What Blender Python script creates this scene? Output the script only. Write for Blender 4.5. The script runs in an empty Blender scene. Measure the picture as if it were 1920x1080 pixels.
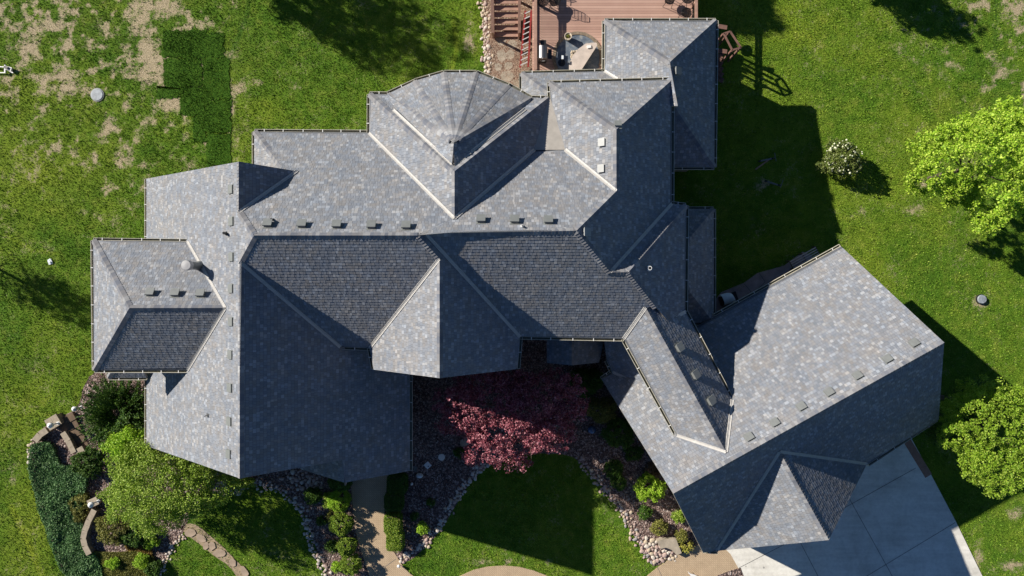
import bpy, math, random
import numpy as np
from mathutils import Vector, Matrix
R=math.radians
scene=bpy.context.scene
# ---------------------------------------------------------------- camera, sky, sun, exposure
H=37.5; FPX=1280.0
cam=bpy.data.cameras.new('camera'); cam.lens=24.0; cam.sensor_width=36.0; cam.clip_end=2000
cam_ob=bpy.data.objects.new('camera',cam); scene.collection.objects.link(cam_ob)
cam_ob.location=(0,0,H); scene.camera=cam_ob
SUNV=Vector((-1.67,0.85,1.0)).normalized()           # towards the sun
SUN_STRENGTH=5.0; SKY_STRENGTH=0.05; EXPOSURE=0.67
w=bpy.data.worlds.new('World'); scene.world=w; w.use_nodes=True
nt=w.node_tree; bg=nt.nodes['Background']; sky=nt.nodes.new('ShaderNodeTexSky')
sky.sky_type='NISHITA'; sky.sun_disc=False
sky.sun_elevation=math.asin(SUNV.z); sky.sun_rotation=math.atan2(SUNV.x,SUNV.y)
sky.air_density=0.8; sky.dust_density=0.0; sky.ozone_density=6.0
nt.links.new(sky.outputs[0],bg.inputs[0]); bg.inputs[1].default_value=SKY_STRENGTH
sl=bpy.data.lights.new('sun','SUN'); sl.energy=SUN_STRENGTH; sl.angle=R(0.5); sl.color=(1.0,0.93,0.83)
so=bpy.data.objects.new('sun',sl); scene.collection.objects.link(so)
so.rotation_euler=(-SUNV).to_track_quat('-Z','Y').to_euler()
scene.view_settings.view_transform='Standard'; scene.view_settings.look='None'
scene.view_settings.exposure=EXPOSURE; scene.view_settings.gamma=1.0
try: scene.view_settings.use_curve_mapping=False
except Exception: pass

# ---------------------------------------------------------------- helpers
COL=scene.collection
def pix(u,v,z=0.0):
    """photo pixel -> world point at height z"""
    return Vector(((u-960)*(H-z)/FPX,-(v-540)*(H-z)/FPX,z))
def gp(u,v): return pix(u,v,0.0)[:2]
class MB:
    def __init__(s): s.v=[];s.f=[];s.m=[];s.uv=[];s.hasuv=False
    def face(s,pts,m=0,uv=None):
        i=len(s.v); s.v+=[tuple(p) for p in pts]; s.f.append(tuple(range(i,i+len(pts)))); s.m.append(m)
        s.uv.append(uv); 
        if uv: s.hasuv=True
    def raw(s,vs,fs,m=0):
        i=len(s.v); s.v+=[tuple(p) for p in vs]
        for f in fs: s.f.append(tuple(i+k for k in f)); s.m.append(m); s.uv.append(None)
    def obox(s,o,ax,ay,az,m=0):
        """box from corner o with three edge vectors"""
        o,ax,ay,az=map(Vector,(o,ax,ay,az))
        p=[o,o+ax,o+ax+ay,o+ay,o+az,o+ax+az,o+ax+ay+az,o+ay+az]
        s.raw(p,[(0,3,2,1),(4,5,6,7),(0,1,5,4),(1,2,6,5),(2,3,7,6),(3,0,4,7)],m)
    def box(s,c,size,rot=0.0,m=0):
        c=Vector(c);q=Matrix.Rotation(rot,3,'Z')
        ax=q@Vector((size[0],0,0));ay=q@Vector((0,size[1],0));az=Vector((0,0,size[2]))
        s.obox(c-ax/2-ay/2-az/2,ax,ay,az,m)
    def bar(s,a,b,w,h,m=0,up=(0,0,1)):
        """rectangular bar centred on the line a-b"""
        a,b=Vector(a),Vector(b);d=(b-a); 
        if d.length<1e-6: return
        dn=d.normalized();u=Vector(up)
        if abs(dn.dot(u))>.98: u=Vector((1,0,0))
        side=dn.cross(u).normalized();u=side.cross(dn)
        s.obox(a-side*w/2-u*h/2,d,side*w,u*h,m)
    def prism(s,poly,z0,z1,m=0,ms=None):
        n=len(poly);i=len(s.v)
        s.v+=[(p[0],p[1],z1) for p in poly]+[(p[0],p[1],z0) for p in poly]
        ar=sum(poly[k][0]*poly[(k+1)%n][1]-poly[(k+1)%n][0]*poly[k][1] for k in range(n))
        o=list(range(n)) if ar>0 else list(range(n))[::-1]
        s.f.append(tuple(i+k for k in o));s.m.append(m);s.uv.append(None)
        for a in range(n):
            k,l=o[a],o[(a+1)%n]
            s.f.append((i+k,i+n+k,i+n+l,i+l));s.m.append(m if ms is None else ms);s.uv.append(None)
        s.f.append(tuple(i+n+k for k in o[::-1]));s.m.append(m);s.uv.append(None)
    def tube(s,pts,r,n=8,m=0,r1=None,cap=True):
        pts=[Vector(p) for p in pts];i=len(s.v);N=len(pts)
        for k,p in enumerate(pts):
            d=(pts[min(k+1,N-1)]-pts[max(k-1,0)]).normalized()
            u=Vector((0,0,1)) if abs(d.z)<.9 else Vector((1,0,0))
            a=d.cross(u).normalized();b=d.cross(a)
            rr=r if r1 is None else r+(r1-r)*k/max(1,N-1)
            for q in range(n):
                t=2*math.pi*q/n; s.v.append(tuple(p+a*math.cos(t)*rr+b*math.sin(t)*rr))
        for k in range(N-1):
            for q in range(n):
                s.f.append((i+k*n+q,i+k*n+(q+1)%n,i+(k+1)*n+(q+1)%n,i+(k+1)*n+q));s.m.append(m);s.uv.append(None)
        if cap:
            s.f.append(tuple(i+q for q in range(n)));s.m.append(m);s.uv.append(None)
            s.f.append(tuple(i+(N-1)*n+q for q in range(n))[::-1]);s.m.append(m);s.uv.append(None)
    def lathe(s,prof,c=(0,0,0),n=20,m=0,sx=1,sy=1):
        """profile of (radius, z) from bottom to top"""
        i=len(s.v);c=Vector(c)
        for r,z in prof:
            for q in range(n):
                t=2*math.pi*q/n; s.v.append((c.x+r*sx*math.cos(t),c.y+r*sy*math.sin(t),c.z+z))
        for k in range(len(prof)-1):
            for q in range(n):
                s.f.append((i+k*n+q,i+k*n+(q+1)%n,i+(k+1)*n+(q+1)%n,i+(k+1)*n+q));s.m.append(m);s.uv.append(None)
        s.f.append(tuple(i+q for q in range(n))[::-1]);s.m.append(m);s.uv.append(None)
        s.f.append(tuple(i+(len(prof)-1)*n+q for q in range(n)));s.m.append(m);s.uv.append(None)
    def mesh(s,name,mats,smooth=False):
        me=bpy.data.meshes.new(name);me.from_pydata(s.v,[],s.f)
        for m in (mats if isinstance(mats,(list,tuple)) else [mats]): me.materials.append(m)
        me.polygons.foreach_set('material_index',s.m)
        if s.hasuv:
            uvl=me.uv_layers.new(name='UVMap')
            for p,u in zip(me.polygons,s.uv):
                if u:
                    for li,q in zip(p.loop_indices,u): uvl.data[li].uv=q
        if smooth: me.polygons.foreach_set('use_smooth',[True]*len(s.f))
        me.update(); return me
    def build(s,name,mats,parent=None,smooth=False):
        o=bpy.data.objects.new(name,s.mesh(name,mats,smooth));COL.objects.link(o)
        if parent is not None:
            o.parent=parent
        return o
def tag(o,label=None,cat=None,group=None,kind=None):
    if label:o['label']=label
    if cat:o['category']=cat
    if group:o['group']=group
    if kind:o['kind']=kind
    return o
def thing(name,label,cat,loc=(0,0,0),group=None):
    o=bpy.data.objects.new(name,None);COL.objects.link(o);o.location=loc;o.empty_display_size=.3
    return tag(o,label,cat,group)
def struct(o): return tag(o,kind='structure')
def dup(root,loc,rz=None,label=None,group=None,scale=None):
    def cp(o,par):
        c=o.copy();COL.objects.link(c)
        if par is not None:c.parent=par
        for ch in list(o.children):cp(ch,c)
        return c
    r=cp(root,None);r.location=loc
    if rz is not None:r.rotation_euler=(0,0,rz)
    if scale is not None:r.scale=scale
    if label:r['label']=label
    if group:r['group']=group
    return r
# ---- materials
def nodes(name):
    m=bpy.data.materials.new(name);m.use_nodes=True;t=m.node_tree
    return m,t,t.nodes['Principled BSDF']
def N(t,k,**kw):
    n=t.nodes.new('ShaderNode'+k)
    for a,b in kw.items(): setattr(n,a,b)
    return n
def L(t,a,b): t.links.new(a,b)
def math_(t,op,a,b=None,c=None):
    n=N(t,'Math',operation=op)
    for i,x in enumerate((a,b,c)):
        if x is None: continue
        if isinstance(x,(int,float)): n.inputs[i].default_value=x
        else: L(t,x,n.inputs[i])
    return n.outputs[0]
def ramp(t,fac,stops,interp='LINEAR'):
    n=N(t,'ValToRGB');cr=n.color_ramp;cr.interpolation=interp
    while len(cr.elements)<len(stops): cr.elements.new(.5)
    for e,(p,c) in zip(cr.elements,stops): e.position=p;e.color=(*c,1)
    L(t,fac,n.inputs[0]);return n.outputs[0]
def mix(t,f,a,b,mode='MIX'):
    n=N(t,'Mix',data_type='RGBA',blend_type=mode)
    for i,x in ((0,f),(6,a),(7,b)):
        if isinstance(x,(int,float)): n.inputs[i].default_value=x
        elif isinstance(x,tuple): n.inputs[i].default_value=(*x,1)
        else: L(t,x,n.inputs[i])
    return n.outputs[2]
def noise(t,scale,detail=4,rough=.6,vec=None,dist=0):
    n=N(t,'TexNoise');n.inputs['Scale'].default_value=scale;n.inputs['Detail'].default_value=detail
    n.inputs['Roughness'].default_value=rough;n.inputs['Distortion'].default_value=dist
    if vec is not None:L(t,vec,n.inputs['Vector'])
    return n.outputs['Fac']
def pos(t): return N(t,'NewGeometry').outputs['Position']
def bump(t,b,height,strength=.5,dist=.02):
    n=N(t,'Bump');n.inputs['Strength'].default_value=strength;n.inputs['Distance'].default_value=dist
    L(t,height,n.inputs['Height']);L(t,n.outputs[0],b.inputs['Normal'])
def plain(name,c,rough=.6,metal=0,var=.25,scale=6,bs=.15,bscale=60,bd=.004):
    m,t,b=nodes(name);p=N(t,'TexCoord').outputs['Object']
    f=noise(t,scale,5,.6,p)
    lo=tuple(x*(1-var) for x in c);hi=tuple(min(1,x*(1+var)) for x in c)
    L(t,ramp(t,f,[(.3,lo),(.7,hi)]),b.inputs['Base Color'])
    b.inputs['Roughness'].default_value=rough;b.inputs['Metallic'].default_value=metal
    if bs: bump(t,b,noise(t,bscale,3,.6,p),bs,bd)
    return m
def shingle_mat():
    """asphalt shingles: each tab is its own mesh island; colour families drift in blotches"""
    m,t,b=nodes('laminated_shingle');g=N(t,'NewGeometry');rnd=g.outputs['Random Per Island'];p=g.outputs['Position']
    f1=noise(t,1.5,3,.6,p);f2=noise(t,3.4,3,.6,p)
    fam=math_(t,'ADD',math_(t,'MULTIPLY',f1,.55),math_(t,'MULTIPLY',f2,.45))
    wn=N(t,'TexWhiteNoise',noise_dimensions='1D');L(t,math_(t,'MULTIPLY',rnd,977.0),wn.inputs['W'])
    fam=math_(t,'ADD',fam,math_(t,'MULTIPLY',math_(t,'SUBTRACT',wn.outputs[0],.5),.16))
    base=ramp(t,fam,[(.36,(.196,.216,.252)),(.44,(.216,.231,.260)),(.50,(.230,.239,.260)),(.56,(.234,.236,.246)),(.64,(.245,.237,.236))])
    lum=ramp(t,rnd,[(0,(.82,.82,.82)),(.45,(.97,.97,.97)),(.80,(1.05,1.05,1.05)),(.86,(1.20,1.20,1.19)),(.95,(1.32,1.32,1.30)),(1,(1.48,1.47,1.44))])
    col=mix(t,1.0,base,lum,'MULTIPLY')
    ag=noise(t,.22,4,.6,p);col=mix(t,.6,col,ramp(t,ag,[(.3,(.90,.92,.94)),(.7,(1.08,1.07,1.04))]),'MULTIPLY')
    gr=noise(t,70,3,.7,p);col=mix(t,.6,col,ramp(t,gr,[(.3,(.75,.75,.75)),(.7,(1.2,1.2,1.2))]),'MULTIPLY')
    L(t,col,b.inputs['Base Color']);b.inputs['Roughness'].default_value=.93;b.inputs['Specular IOR Level'].default_value=.15
    bump(t,b,gr,.4,.004)
    return m
def island_mat(name,stops,rough=.9,sss=0,bs=.2,trans=0.0):
    m,t,b=nodes(name);g=N(t,'NewGeometry');c=ramp(t,g.outputs['Random Per Island'],stops)
    n=noise(t,.9,3,.6,pos(t));c=mix(t,.55,c,ramp(t,n,[(.3,(.5,.5,.5)),(.7,(1.1,1.1,1.1))]),'MULTIPLY')
    L(t,c,b.inputs['Base Color']);b.inputs['Roughness'].default_value=rough
    b.inputs['Specular IOR Level'].default_value=.25
    if trans>0:
        tr=N(t,'BsdfTranslucent');L(t,c,tr.inputs[0]);mx=N(t,'MixShader');mx.inputs[0].default_value=trans
        out=[x for x in t.nodes if x.type=='OUTPUT_MATERIAL'][0]
        L(t,b.outputs[0],mx.inputs[1]);L(t,tr.outputs[0],mx.inputs[2]);L(t,mx.outputs[0],out.inputs[0])
    return m
def leafm(name,dark,mid,light,trans=.3):
    return island_mat(name,[(0,dark),(.5,mid),(1,light)],.55,trans=trans)
def pebble_mat(name,stops,scale,bs=.8,bd=.02):
    m,t,b=nodes(name);p=pos(t)
    v=N(t,'TexVoronoi');v.inputs['Scale'].default_value=scale;L(t,p,v.inputs['Vector'])
    s=N(t,'SeparateColor');L(t,v.outputs['Color'],s.inputs[0])
    val=math_(t,'ADD',math_(t,'MULTIPLY',s.outputs[0],.8),math_(t,'MULTIPLY',noise(t,1.3,4,.6,p),.3))
    c=ramp(t,val,stops)
    c=mix(t,math_(t,'MULTIPLY',math_(t,'GREATER_THAN',v.outputs['Distance'],.55),.6),c,(.02,.015,.012))
    L(t,c,b.inputs['Base Color']);b.inputs['Roughness'].default_value=.9
    bump(t,b,math_(t,'SUBTRACT',1.0,v.outputs['Distance']),bs,bd);return m
M={}
M['shingle']=shingle_mat()
M['under']=plain('underlay_course_shade',(.085,.092,.105),.95,bs=0)  # deck under the tabs; its dark colour also paints shadow lines between courses
M['cap']=island_mat('ridge_cap_shingle',[(0,(.15,.165,.20)),(.35,(.20,.205,.225)),(.6,(.24,.235,.24)),(1,(.33,.335,.345))])
M['trim']=plain('painted_trim',(.42,.39,.33),.6,bs=0)
M['gutter']=plain('cream_gutter',(.52,.50,.41),.45,var=.1,bs=0)
M['gutterin']=plain('gutter_inside',(.10,.10,.075),.8,bs=0)
M['hanger']=plain('white_metal',(.85,.85,.82),.4,var=.05,bs=0)
M['flash']=plain('flashing_metal',(.46,.445,.42),.5,.0,var=.12,bs=.05)
M['ventm']=plain('vent_metal',(.165,.175,.17),.5,var=.1,bs=0)
M['ventw']=plain('pale_vent_metal',(.26,.27,.265),.45,var=.08,bs=0)
M['dark']=plain('dark_metal',(.018,.018,.02),.45,var=.2,bs=0)
M['black']=plain('black_iron',(.012,.012,.013),.4,var=.2,bs=0)
M['stucco']=plain('stone_wall',(.33,.30,.25),.9,var=.3,scale=2,bs=.5,bscale=20,bd=.01)
M['glass']=plain('window_glass',(.02,.03,.04),.08,var=.1,bs=0)
M['white']=plain('white_paint',(.78,.78,.76),.45,var=.05,bs=0)
M['membrane']=plain('tan_membrane',(.36,.335,.30),.9,var=.12,scale=3,bs=.1)
m,t,b=nodes('driveway_concrete');p=pos(t);c=ramp(t,noise(t,.5,6,.65,p,.5),[(.28,(.58,.56,.50)),(.5,(.72,.70,.635)),(.72,(.80,.785,.72))])
c=mix(t,.6,c,ramp(t,noise(t,6,5,.7,p),[(.3,(.78,.78,.78)),(.6,(1.05,1.05,1.05))]),'MULTIPLY')
mp=N(t,'Mapping');mp.inputs['Rotation'].default_value=(0,0,R(-61));mp.inputs['Scale'].default_value=(.25,2.6,1);L(t,p,mp.inputs[0])
c=mix(t,.45,c,ramp(t,noise(t,1.2,4,.6,mp.outputs[0]),[(.35,(.74,.73,.72)),(.6,(1.04,1.04,1.04))]),'MULTIPLY')
sp=N(t,'TexVoronoi');sp.inputs['Scale'].default_value=.9;L(t,p,sp.inputs['Vector']);c=mix(t,math_(t,'MULTIPLY',math_(t,'LESS_THAN',sp.outputs['Distance'],.05),.55),c,(.10,.095,.09))
L(t,c,b.inputs['Base Color']);b.inputs['Roughness'].default_value=.85;bump(t,b,noise(t,90,3,.6,p),.2,.004);M['concrete']=m
M['joint']=plain('joint_dark',(.13,.13,.13),.9,bs=0)
M['stonecap']=plain('tan_stone_cap',(.34,.285,.21),.85,var=.2,scale=5,bs=.3)
M['stoneblk']=plain('tan_stone_block',(.22,.17,.12),.9,var=.3,scale=9,bs=.5)
M['flag']=plain('flagstone',(.36,.31,.24),.85,var=.28,scale=2.2,bs=.5,bscale=25,bd=.01)
M['pinkflag']=plain('pink_flagstone',(.36,.275,.20),.85,var=.25,scale=2.2,bs=.5,bscale=25,bd=.01)
M['brown']=plain('brown_timber',(.13,.085,.05),.8,var=.3,scale=7,bs=.3)
M['rail']=plain('deck_rail_wood',(.36,.215,.16),.65,var=.18,scale=5,bs=.15)
M['red']=plain('red_fibreglass',(.38,.055,.05),.45,var=.25,bs=0)
M['alu']=plain('aluminium',(.40,.40,.40),.5,.3,var=.08,bs=0)
M['steel']=plain('brushed_steel',(.22,.22,.23),.42,.85,var=.1,bs=0)
M['bark']=plain('bark',(.10,.075,.055),.9,var=.35,scale=8,bs=.8,bscale=30,bd=.02)
M['pot']=plain('cream_ceramic',(.62,.53,.42),.5,var=.1,bs=0)
M['soil']=plain('potting_soil',(.12,.09,.05),.95,var=.4,scale=12,bs=.5)
M['slab']=plain('pale_stone_slab',(.55,.47,.41),.7,var=.15,scale=3,bs=.1)
M['shadecloth']=plain('pale_fabric',(.72,.77,.80),.8,var=.08,bs=.1)
M['blueg']=plain('blue_glaze',(.06,.11,.22),.15,var=.3,bs=0)
M['paver']=plain('patio_paver',(.36,.27,.25),.9,var=.25,scale=2,bs=.3)
M['redmat']=plain('brick_red_border',(.30,.17,.12),.85,var=.18,scale=8,bs=.2)
M['shaded_wood']=plain('shade_darkened_red_wood',(.16,.085,.065),.8,var=.25,scale=5,bs=.2)  # red deck wood in a darker colour that stands in for shade on the landing
VT={'a_nw':(-18.597,5.565,2.750),'a_sw':(-18.597,-8.036,2.750),'a_n':(-11.266,5.218,9.321),'a_s':(-11.201,-7.843,9.379),'a_1':(-11.266,3.125,9.321),'a_2':(-11.201,1.083,9.379),'a_ne':(-9.380,5.099,7.685),'b_w':(-10.318,2.100,10.170),'a_se':(-5.016,-8.961,4.059),'a_e1':(-5.016,-4.259,4.059),'a_sm':(-9.844,-8.367,6.000),'pg_s':(-7.648,-8.890,6.323),'b_nw':(-11.918,7.232,5.917),'b_h':(-10.153,5.359,7.417),'b_n2':(-6.606,7.195,5.947),'b_e':(-3.748,2.100,10.170),'b_s1':(-7.800,-2.676,6.454),'b_s2':(-6.469,-2.730,6.412),'c_n':(-2.970,1.202,9.472),'c_s':(-2.970,-3.701,9.472),'c_w':(-6.281,-3.696,6.576),'c_e':(0.241,-3.671,6.590),'c_v':(0.358,-2.211,6.485),'e_w':(-3.475,2.199,9.925),'e_e':(2.591,2.305,10.008),'e_ne':(4.431,4.115,8.481),'e_se':(4.132,0.666,8.729),'e_s':(5.082,-2.303,6.414),'g_n':(4.431,6.724,8.481),'g_nw':(1.733,9.431,6.172),'g_ne':(7.375,9.589,6.037),'g_e':(7.354,3.877,6.054),'g_v':(2.407,6.228,6.749),'g_sw':(1.761,8.707,6.195),'h_w':(4.898,0.666,8.729),'h_ne':(8.010,3.793,6.123),'h_se':(7.958,-1.088,6.167),'j_t':(5.860,-0.854,7.544),'h_v':(6.957,-1.477,7.005),'j_s':(9.384,-7.186,7.544),'j_sw':(7.508,-6.712,6.393),'j_e':(10.066,-5.110,6.258),'k_n':(16.395,2.079,3.481),'k_e':(18.766,-2.365,7.847),'k_se':(21.082,-6.509,3.768),'k_w':(4.469,-4.552,3.476),'k_r':(6.995,-8.917,7.847),'k_s':(9.462,-13.110,3.669),'k_n2':(10.102,-1.409,3.471),'l_n':(11.945,-7.295,6.996),'l_s':(14.153,-11.263,6.996),'l_e':(17.680,-8.747,3.510),'l_w':(10.235,-13.174,3.297),'o_nw':(4.559,13.152,3.950),'o_ne':(10.020,13.151,3.950),'o_se':(9.931,5.940,4.020),'o_r':(7.256,10.385,6.107),'o_r2':(7.320,8.598,6.056),'f_nw':(-6.579,8.951,5.999),'f_w':(-6.587,7.138,5.993),'f_r':(-2.350,4.774,9.553),'f_r2':(-2.350,2.845,9.553),'f_ne':(1.656,8.709,6.205),'f_e':(0.994,6.217,6.758),'s_nw':(-19.327,2.195,5.996),'s_sw':(-19.263,-3.785,6.048),'s_r':(-16.204,-0.844,8.548),'s_re':(-12.129,-0.844,8.548),'s_ne':(-14.928,2.145,6.038),'s_se':(-14.914,-3.782,6.051),'p_nw':(0.470,10.534,4.037),'p_ne':(4.551,10.646,3.943),'p_h':(1.840,9.129,5.213),'p_i':(5.111,10.111,4.391),'k_w1':(5.005,-4.180,3.421),'t_l':(-2.468,5.100,9.275),'t_r':(-2.384,5.055,9.313),'t_a':(-2.404,5.986,9.330),'t_wl':(-5.316,7.982,6.824),'t_er':(0.602,8.040,6.775),'a_h1':(-5.016,-2.613,4.059),'o_w':(4.556,10.669,3.947),'o_h':(7.570,8.301,5.862),'f_n0':(-5.733,8.943,6.006),'f_n5':(0.905,8.707,6.207),'h_sw':(6.275,-0.935,6.000),'h_k':(6.305,-0.846,7.550)}
PL={'AW':('W',0.896,19.417),'ANE':('E',0.868,-0.455),'ASE':('E',0.860,-0.256),'BN':('N',0.829,11.910),'BW':('W',0.850,16.047),'BS':('S',0.778,8.536),'CW':('W',0.874,12.069),'CE':('E',0.897,6.807),'ES':('S',0.780,8.210),'EN':('N',0.844,11.954),'GE':('E',0.830,12.159),'GW':('W',0.856,4.688),'GN':('N',0.853,14.218),'HN':('N',0.833,9.284),'HE':('E',0.837,12.829),'JW':('SW',0.817,3.702),'JE':('NE',0.800,11.310),'KN':('NW',0.867,-1.856),'KS':('SE',0.859,17.464),'LW':('SW',0.850,1.142),'LE':('NE',0.810,12.575),'ON':('N',0.780,14.203),'OE':('E',0.780,11.767),'OW':('W',0.800,0.302),'FW':('W',0.840,11.527),'FN':('N',0.851,13.613),'FE':('E',0.836,7.589),'SN':('N',0.840,7.839),'SW_':('W',0.817,21.790),'SS':('S',0.850,9.265),'PN':('N',0.837,12.858),'PW':('W',0.858,3.634),'OS':('S',0.780,-0.614),'TW':('W',0.861,11.400),'TE':('E',0.850,7.286)}
# ---------------------------------------------------------------- the house
RG=R(29.1)
DIR=dict(W=(-1,0),E=(1,0),N=(0,1),S=(0,-1),NW=(-math.sin(RG),math.cos(RG)),SE=(math.sin(RG),-math.cos(RG)),SW=(-math.cos(RG),-math.sin(RG)),NE=(math.cos(RG),math.sin(RG)))
VT={k:Vector(v) for k,v in VT.items()}
def pl(k):
    d,m,c=PL[k];return Vector((*DIR[d],0)),m,c
def onroof(u,v,k):
    """where the sight line through a photo pixel meets roof plane k"""
    d,m,c=pl(k);q=Vector(((u-960)/FPX,-(v-540)/FPX,0));t=m*d.dot(q);z=(c-t*H)/(1-t);return pix(u,v,z)
def zat(k,p):
    d,m,c=pl(k);return c-m*(d.x*p[0]+d.y*p[1])
PL['MR']=('E',.85,3.25+.85*pix(1338,392,3.25).x)
PL['TN']=('SW',.85,0);PL['CP']=('W',.85,0);PL['CQ']=('E',.85,0);PL['LS']=('S',.85,0)
TE=6.1
Tp=[pix(u,v,TE) for u,v in ((727,177),(777,152),(832,136),(893,136),(953,160),(997,184))]
for i,p in enumerate(Tp): VT[f't{i}']=p
VT['t0']=VT['f_n0'].copy();VT['t5']=VT['f_n5'].copy()
def V3(a):
    return VT[a].copy() if isinstance(a,str) else Vector(a)
def fit(pts):
    c=sum(pts,Vector())/len(pts);n=Vector((0,0,0))
    for i in range(len(pts)): n+=(pts[i]-c).cross(pts[(i+1)%len(pts)]-c)
    n.normalize(); 
    if n.z<0:n=-n
    g=Vector((n.x,n.y,0));m=g.length/n.z;d=g.normalized() if m>1e-3 else Vector((0,-1,0))
    return d,m,c.z+m*d.dot(c)
house=thing('house','large house under grey laminated shingle roofs with many hips and gables','house',(0,0,0))
TH=.13
def shingles(b,pts,d,m):
    """courses of individual tabs laid over one planar roof face"""
    e=Vector((-d.y,d.x,0));nr=Vector((m*d.x,m*d.y,1)).normalized();up=nr.cross(e).normalized()
    if up.z<0: up=-up;
    o=pts[0];P=[((p-o).dot(e),(p-o).dot(up)) for p in pts];n=len(P)
    v0=min(p[1] for p in P);v1=max(p[1] for p in P);H_=.150
    def iv(v):
        xs=[]
        for i in range(n):
            (x0,y0),(x1,y1)=P[i],P[(i+1)%n]
            if (y0>v)!=(y1>v): xs.append(x0+(x1-x0)*(v-y0)/(y1-y0))
        xs.sort();return [(xs[i],xs[i+1]) for i in range(0,len(xs)-1,2)]
    rows=int(math.ceil((v1-v0)/H_))
    V_=b.v;F_=b.f
    for r in range(rows):
        a=v0+r*H_;c=min(v1,a+H_);il=iv(a+1e-4);iu=iv(c-1e-4)
        if len(il)!=len(iu): il=iu=iv((a+c)/2)
        for (l0,l1),(u0,u1) in zip(il,iu):
            x=min(l0,u0)-random.random()*.3;end=max(l1,u1);tooth=random.random()<.5
            while x<end:
                w_=random.uniform(.09,.21) if not tooth else random.uniform(.09,.17)
                xa,xb=x,x+w_;x=xb
                p0,p1=max(xa,l0),min(xb,l1);q0,q1=max(xa,u0),min(xb,u1)
                hb=.015 if tooth else .0095;ht=.004 if tooth else .0015;tooth=not tooth if random.random()<.85 else tooth
                if p1-p0<.002 and q1-q0<.002: continue
                if p1<p0: p0=p1=min(max((q0+q1)/2,l0),l1)
                if q1<q0: q0=q1=min(max((p0+p1)/2,u0),u1)
                g_=.004 if min(p1-p0,q1-q0)>.02 else 0;A=o+e*(p0+g_)+up*a;B=o+e*(p1-g_)+up*a;C_=o+e*(q1-g_)+up*(c-.012);D_=o+e*(q0+g_)+up*(c-.012);i=len(V_)
                V_+=[tuple(A+nr*hb),tuple(B+nr*hb),tuple(C_+nr*ht),tuple(D_+nr*ht),tuple(A-nr*.002),tuple(B-nr*.002)]
                F_+=[(i,i+1,i+2,i+3),(i+4,i+5,i+1,i),(i+4,i,i+3),(i+5,i+2,i+1)];b.m+=[0,3,3,3];b.uv+=[None]*4  # butts and sides take the dark colour, painting shadow under each course
def roof(label,faces,caps=(),flash=(),gut=(),vents=()):
    b=MB()
    for spec in faces:
        key,names=spec[0],spec[1]
        pts=[V3(a) for a in (names.split() if isinstance(names,str) else names)]
        d,m,c=pl(key) if key else fit(pts)
        for p in pts: p.z=c-m*(d.x*p.x+d.y*p.y)
        ar=sum(pts[k].x*pts[(k+1)%len(pts)].y-pts[(k+1)%len(pts)].x*pts[k].y for k in range(len(pts)))
        if ar<0: pts.reverse()
        e=Vector((-d.y,d.x,0));k=math.sqrt(1+m*m)
        ou=random.random()*20
        b.face(pts,2 if len(spec)>2 else 3)
        if len(spec)<3: shingles(b,pts,d,m)
        lo=[p-Vector((0,0,TH)) for p in pts]
        b.face(lo[::-1],1)
        for i in range(len(pts)):
            j=(i+1)%len(pts);b.face([pts[i],lo[i],lo[j],pts[j]],1)
    r=b.build('roof',[M['shingle'],M['trim'],M['membrane'],M['under']],house)
    if label: r['label']=label
    for c in caps: ridge_cap(r,*c)
    for c in flash: flashing(r,*c)
    for g in gut: gutter(r,*g)
    for v in vents: vent(r,*v)
    return r
def ridge_cap(par,a,c,k1,k2,w=.17,lift=.019,trim=0):
    """saddle-shaped cap shingles overlapping from the low end a to the high end c"""
    a,c=V3(a),V3(c)
    if a.z>c.z: a,c=c,a
    d=(c-a);Ln=d.length-trim;dn=d.normalized();b=MB();sides=[]
    for k in (k1,k2):
        dd,m,cc=pl(k) if isinstance(k,str) else k
        n=Vector((m*dd.x,m*dd.y,1)).normalized();s=n.cross(dn).normalized()
        sides.append((s,n))
    mid=(sides[0][1]+sides[1][1]).normalized()
    s0=sides[0][0];s1=-sides[1][0]
    if (s0+s1).z>0: s0,s1=-s0,-s1        # convex: both wings fall away from the ridge
    x=0;ex=.145
    while x<Ln-.02:
        x1=min(Ln,x+ex*1.25);up0=lift*2.3;up1=lift*.6
        p0=a+dn*x+mid*up0;p1=a+dn*x1+mid*up1
        A=[p0+s0*w+mid*.0,p0+mid*.012,p0+s1*w];B=[p1+s0*w,p1+mid*.012,p1+s1*w]
        A2=[q-mid*.02 for q in A]
        vs=A+B+A2
        b.raw(vs,[(0,1,4,3),(1,2,5,4),(0,6,7,1),(1,7,8,2),(0,3,6),(2,8,5)])
        x+=ex
    return b.build('ridge_cap',M['cap'],par)
def flashing(par,a,c,k1,k2,w=.08):
    a,c=V3(a),V3(c);dn=(c-a).normalized();b=MB()
    ns=[]
    for k in (k1,k2):
        dd,m,cc=pl(k) if isinstance(k,str) else k
        n=Vector((m*dd.x,m*dd.y,1)).normalized();s=n.cross(dn).normalized()
        ns.append((s,n))
    ns[1]=(-ns[1][0],ns[1][1])
    if (ns[0][0]+ns[1][0]).z<0: ns=[(-q,n) for q,n in ns]
    up=Vector((0,0,.05))
    for s,n in ns:
        o=n*.022
        p=[a+up,c+up,c+s*w+o+up*.5,a+s*w+o+up*.5]
        b.face(p);q=[p[3],p[2],p[2]-n*.07,p[3]-n*.07];b.face(q)
    b.tube([a+up+Vector((0,0,.012)),c+up+Vector((0,0,.012))],.014,6)
    return b.build('valley_flashing',M['flash'],par)
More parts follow.
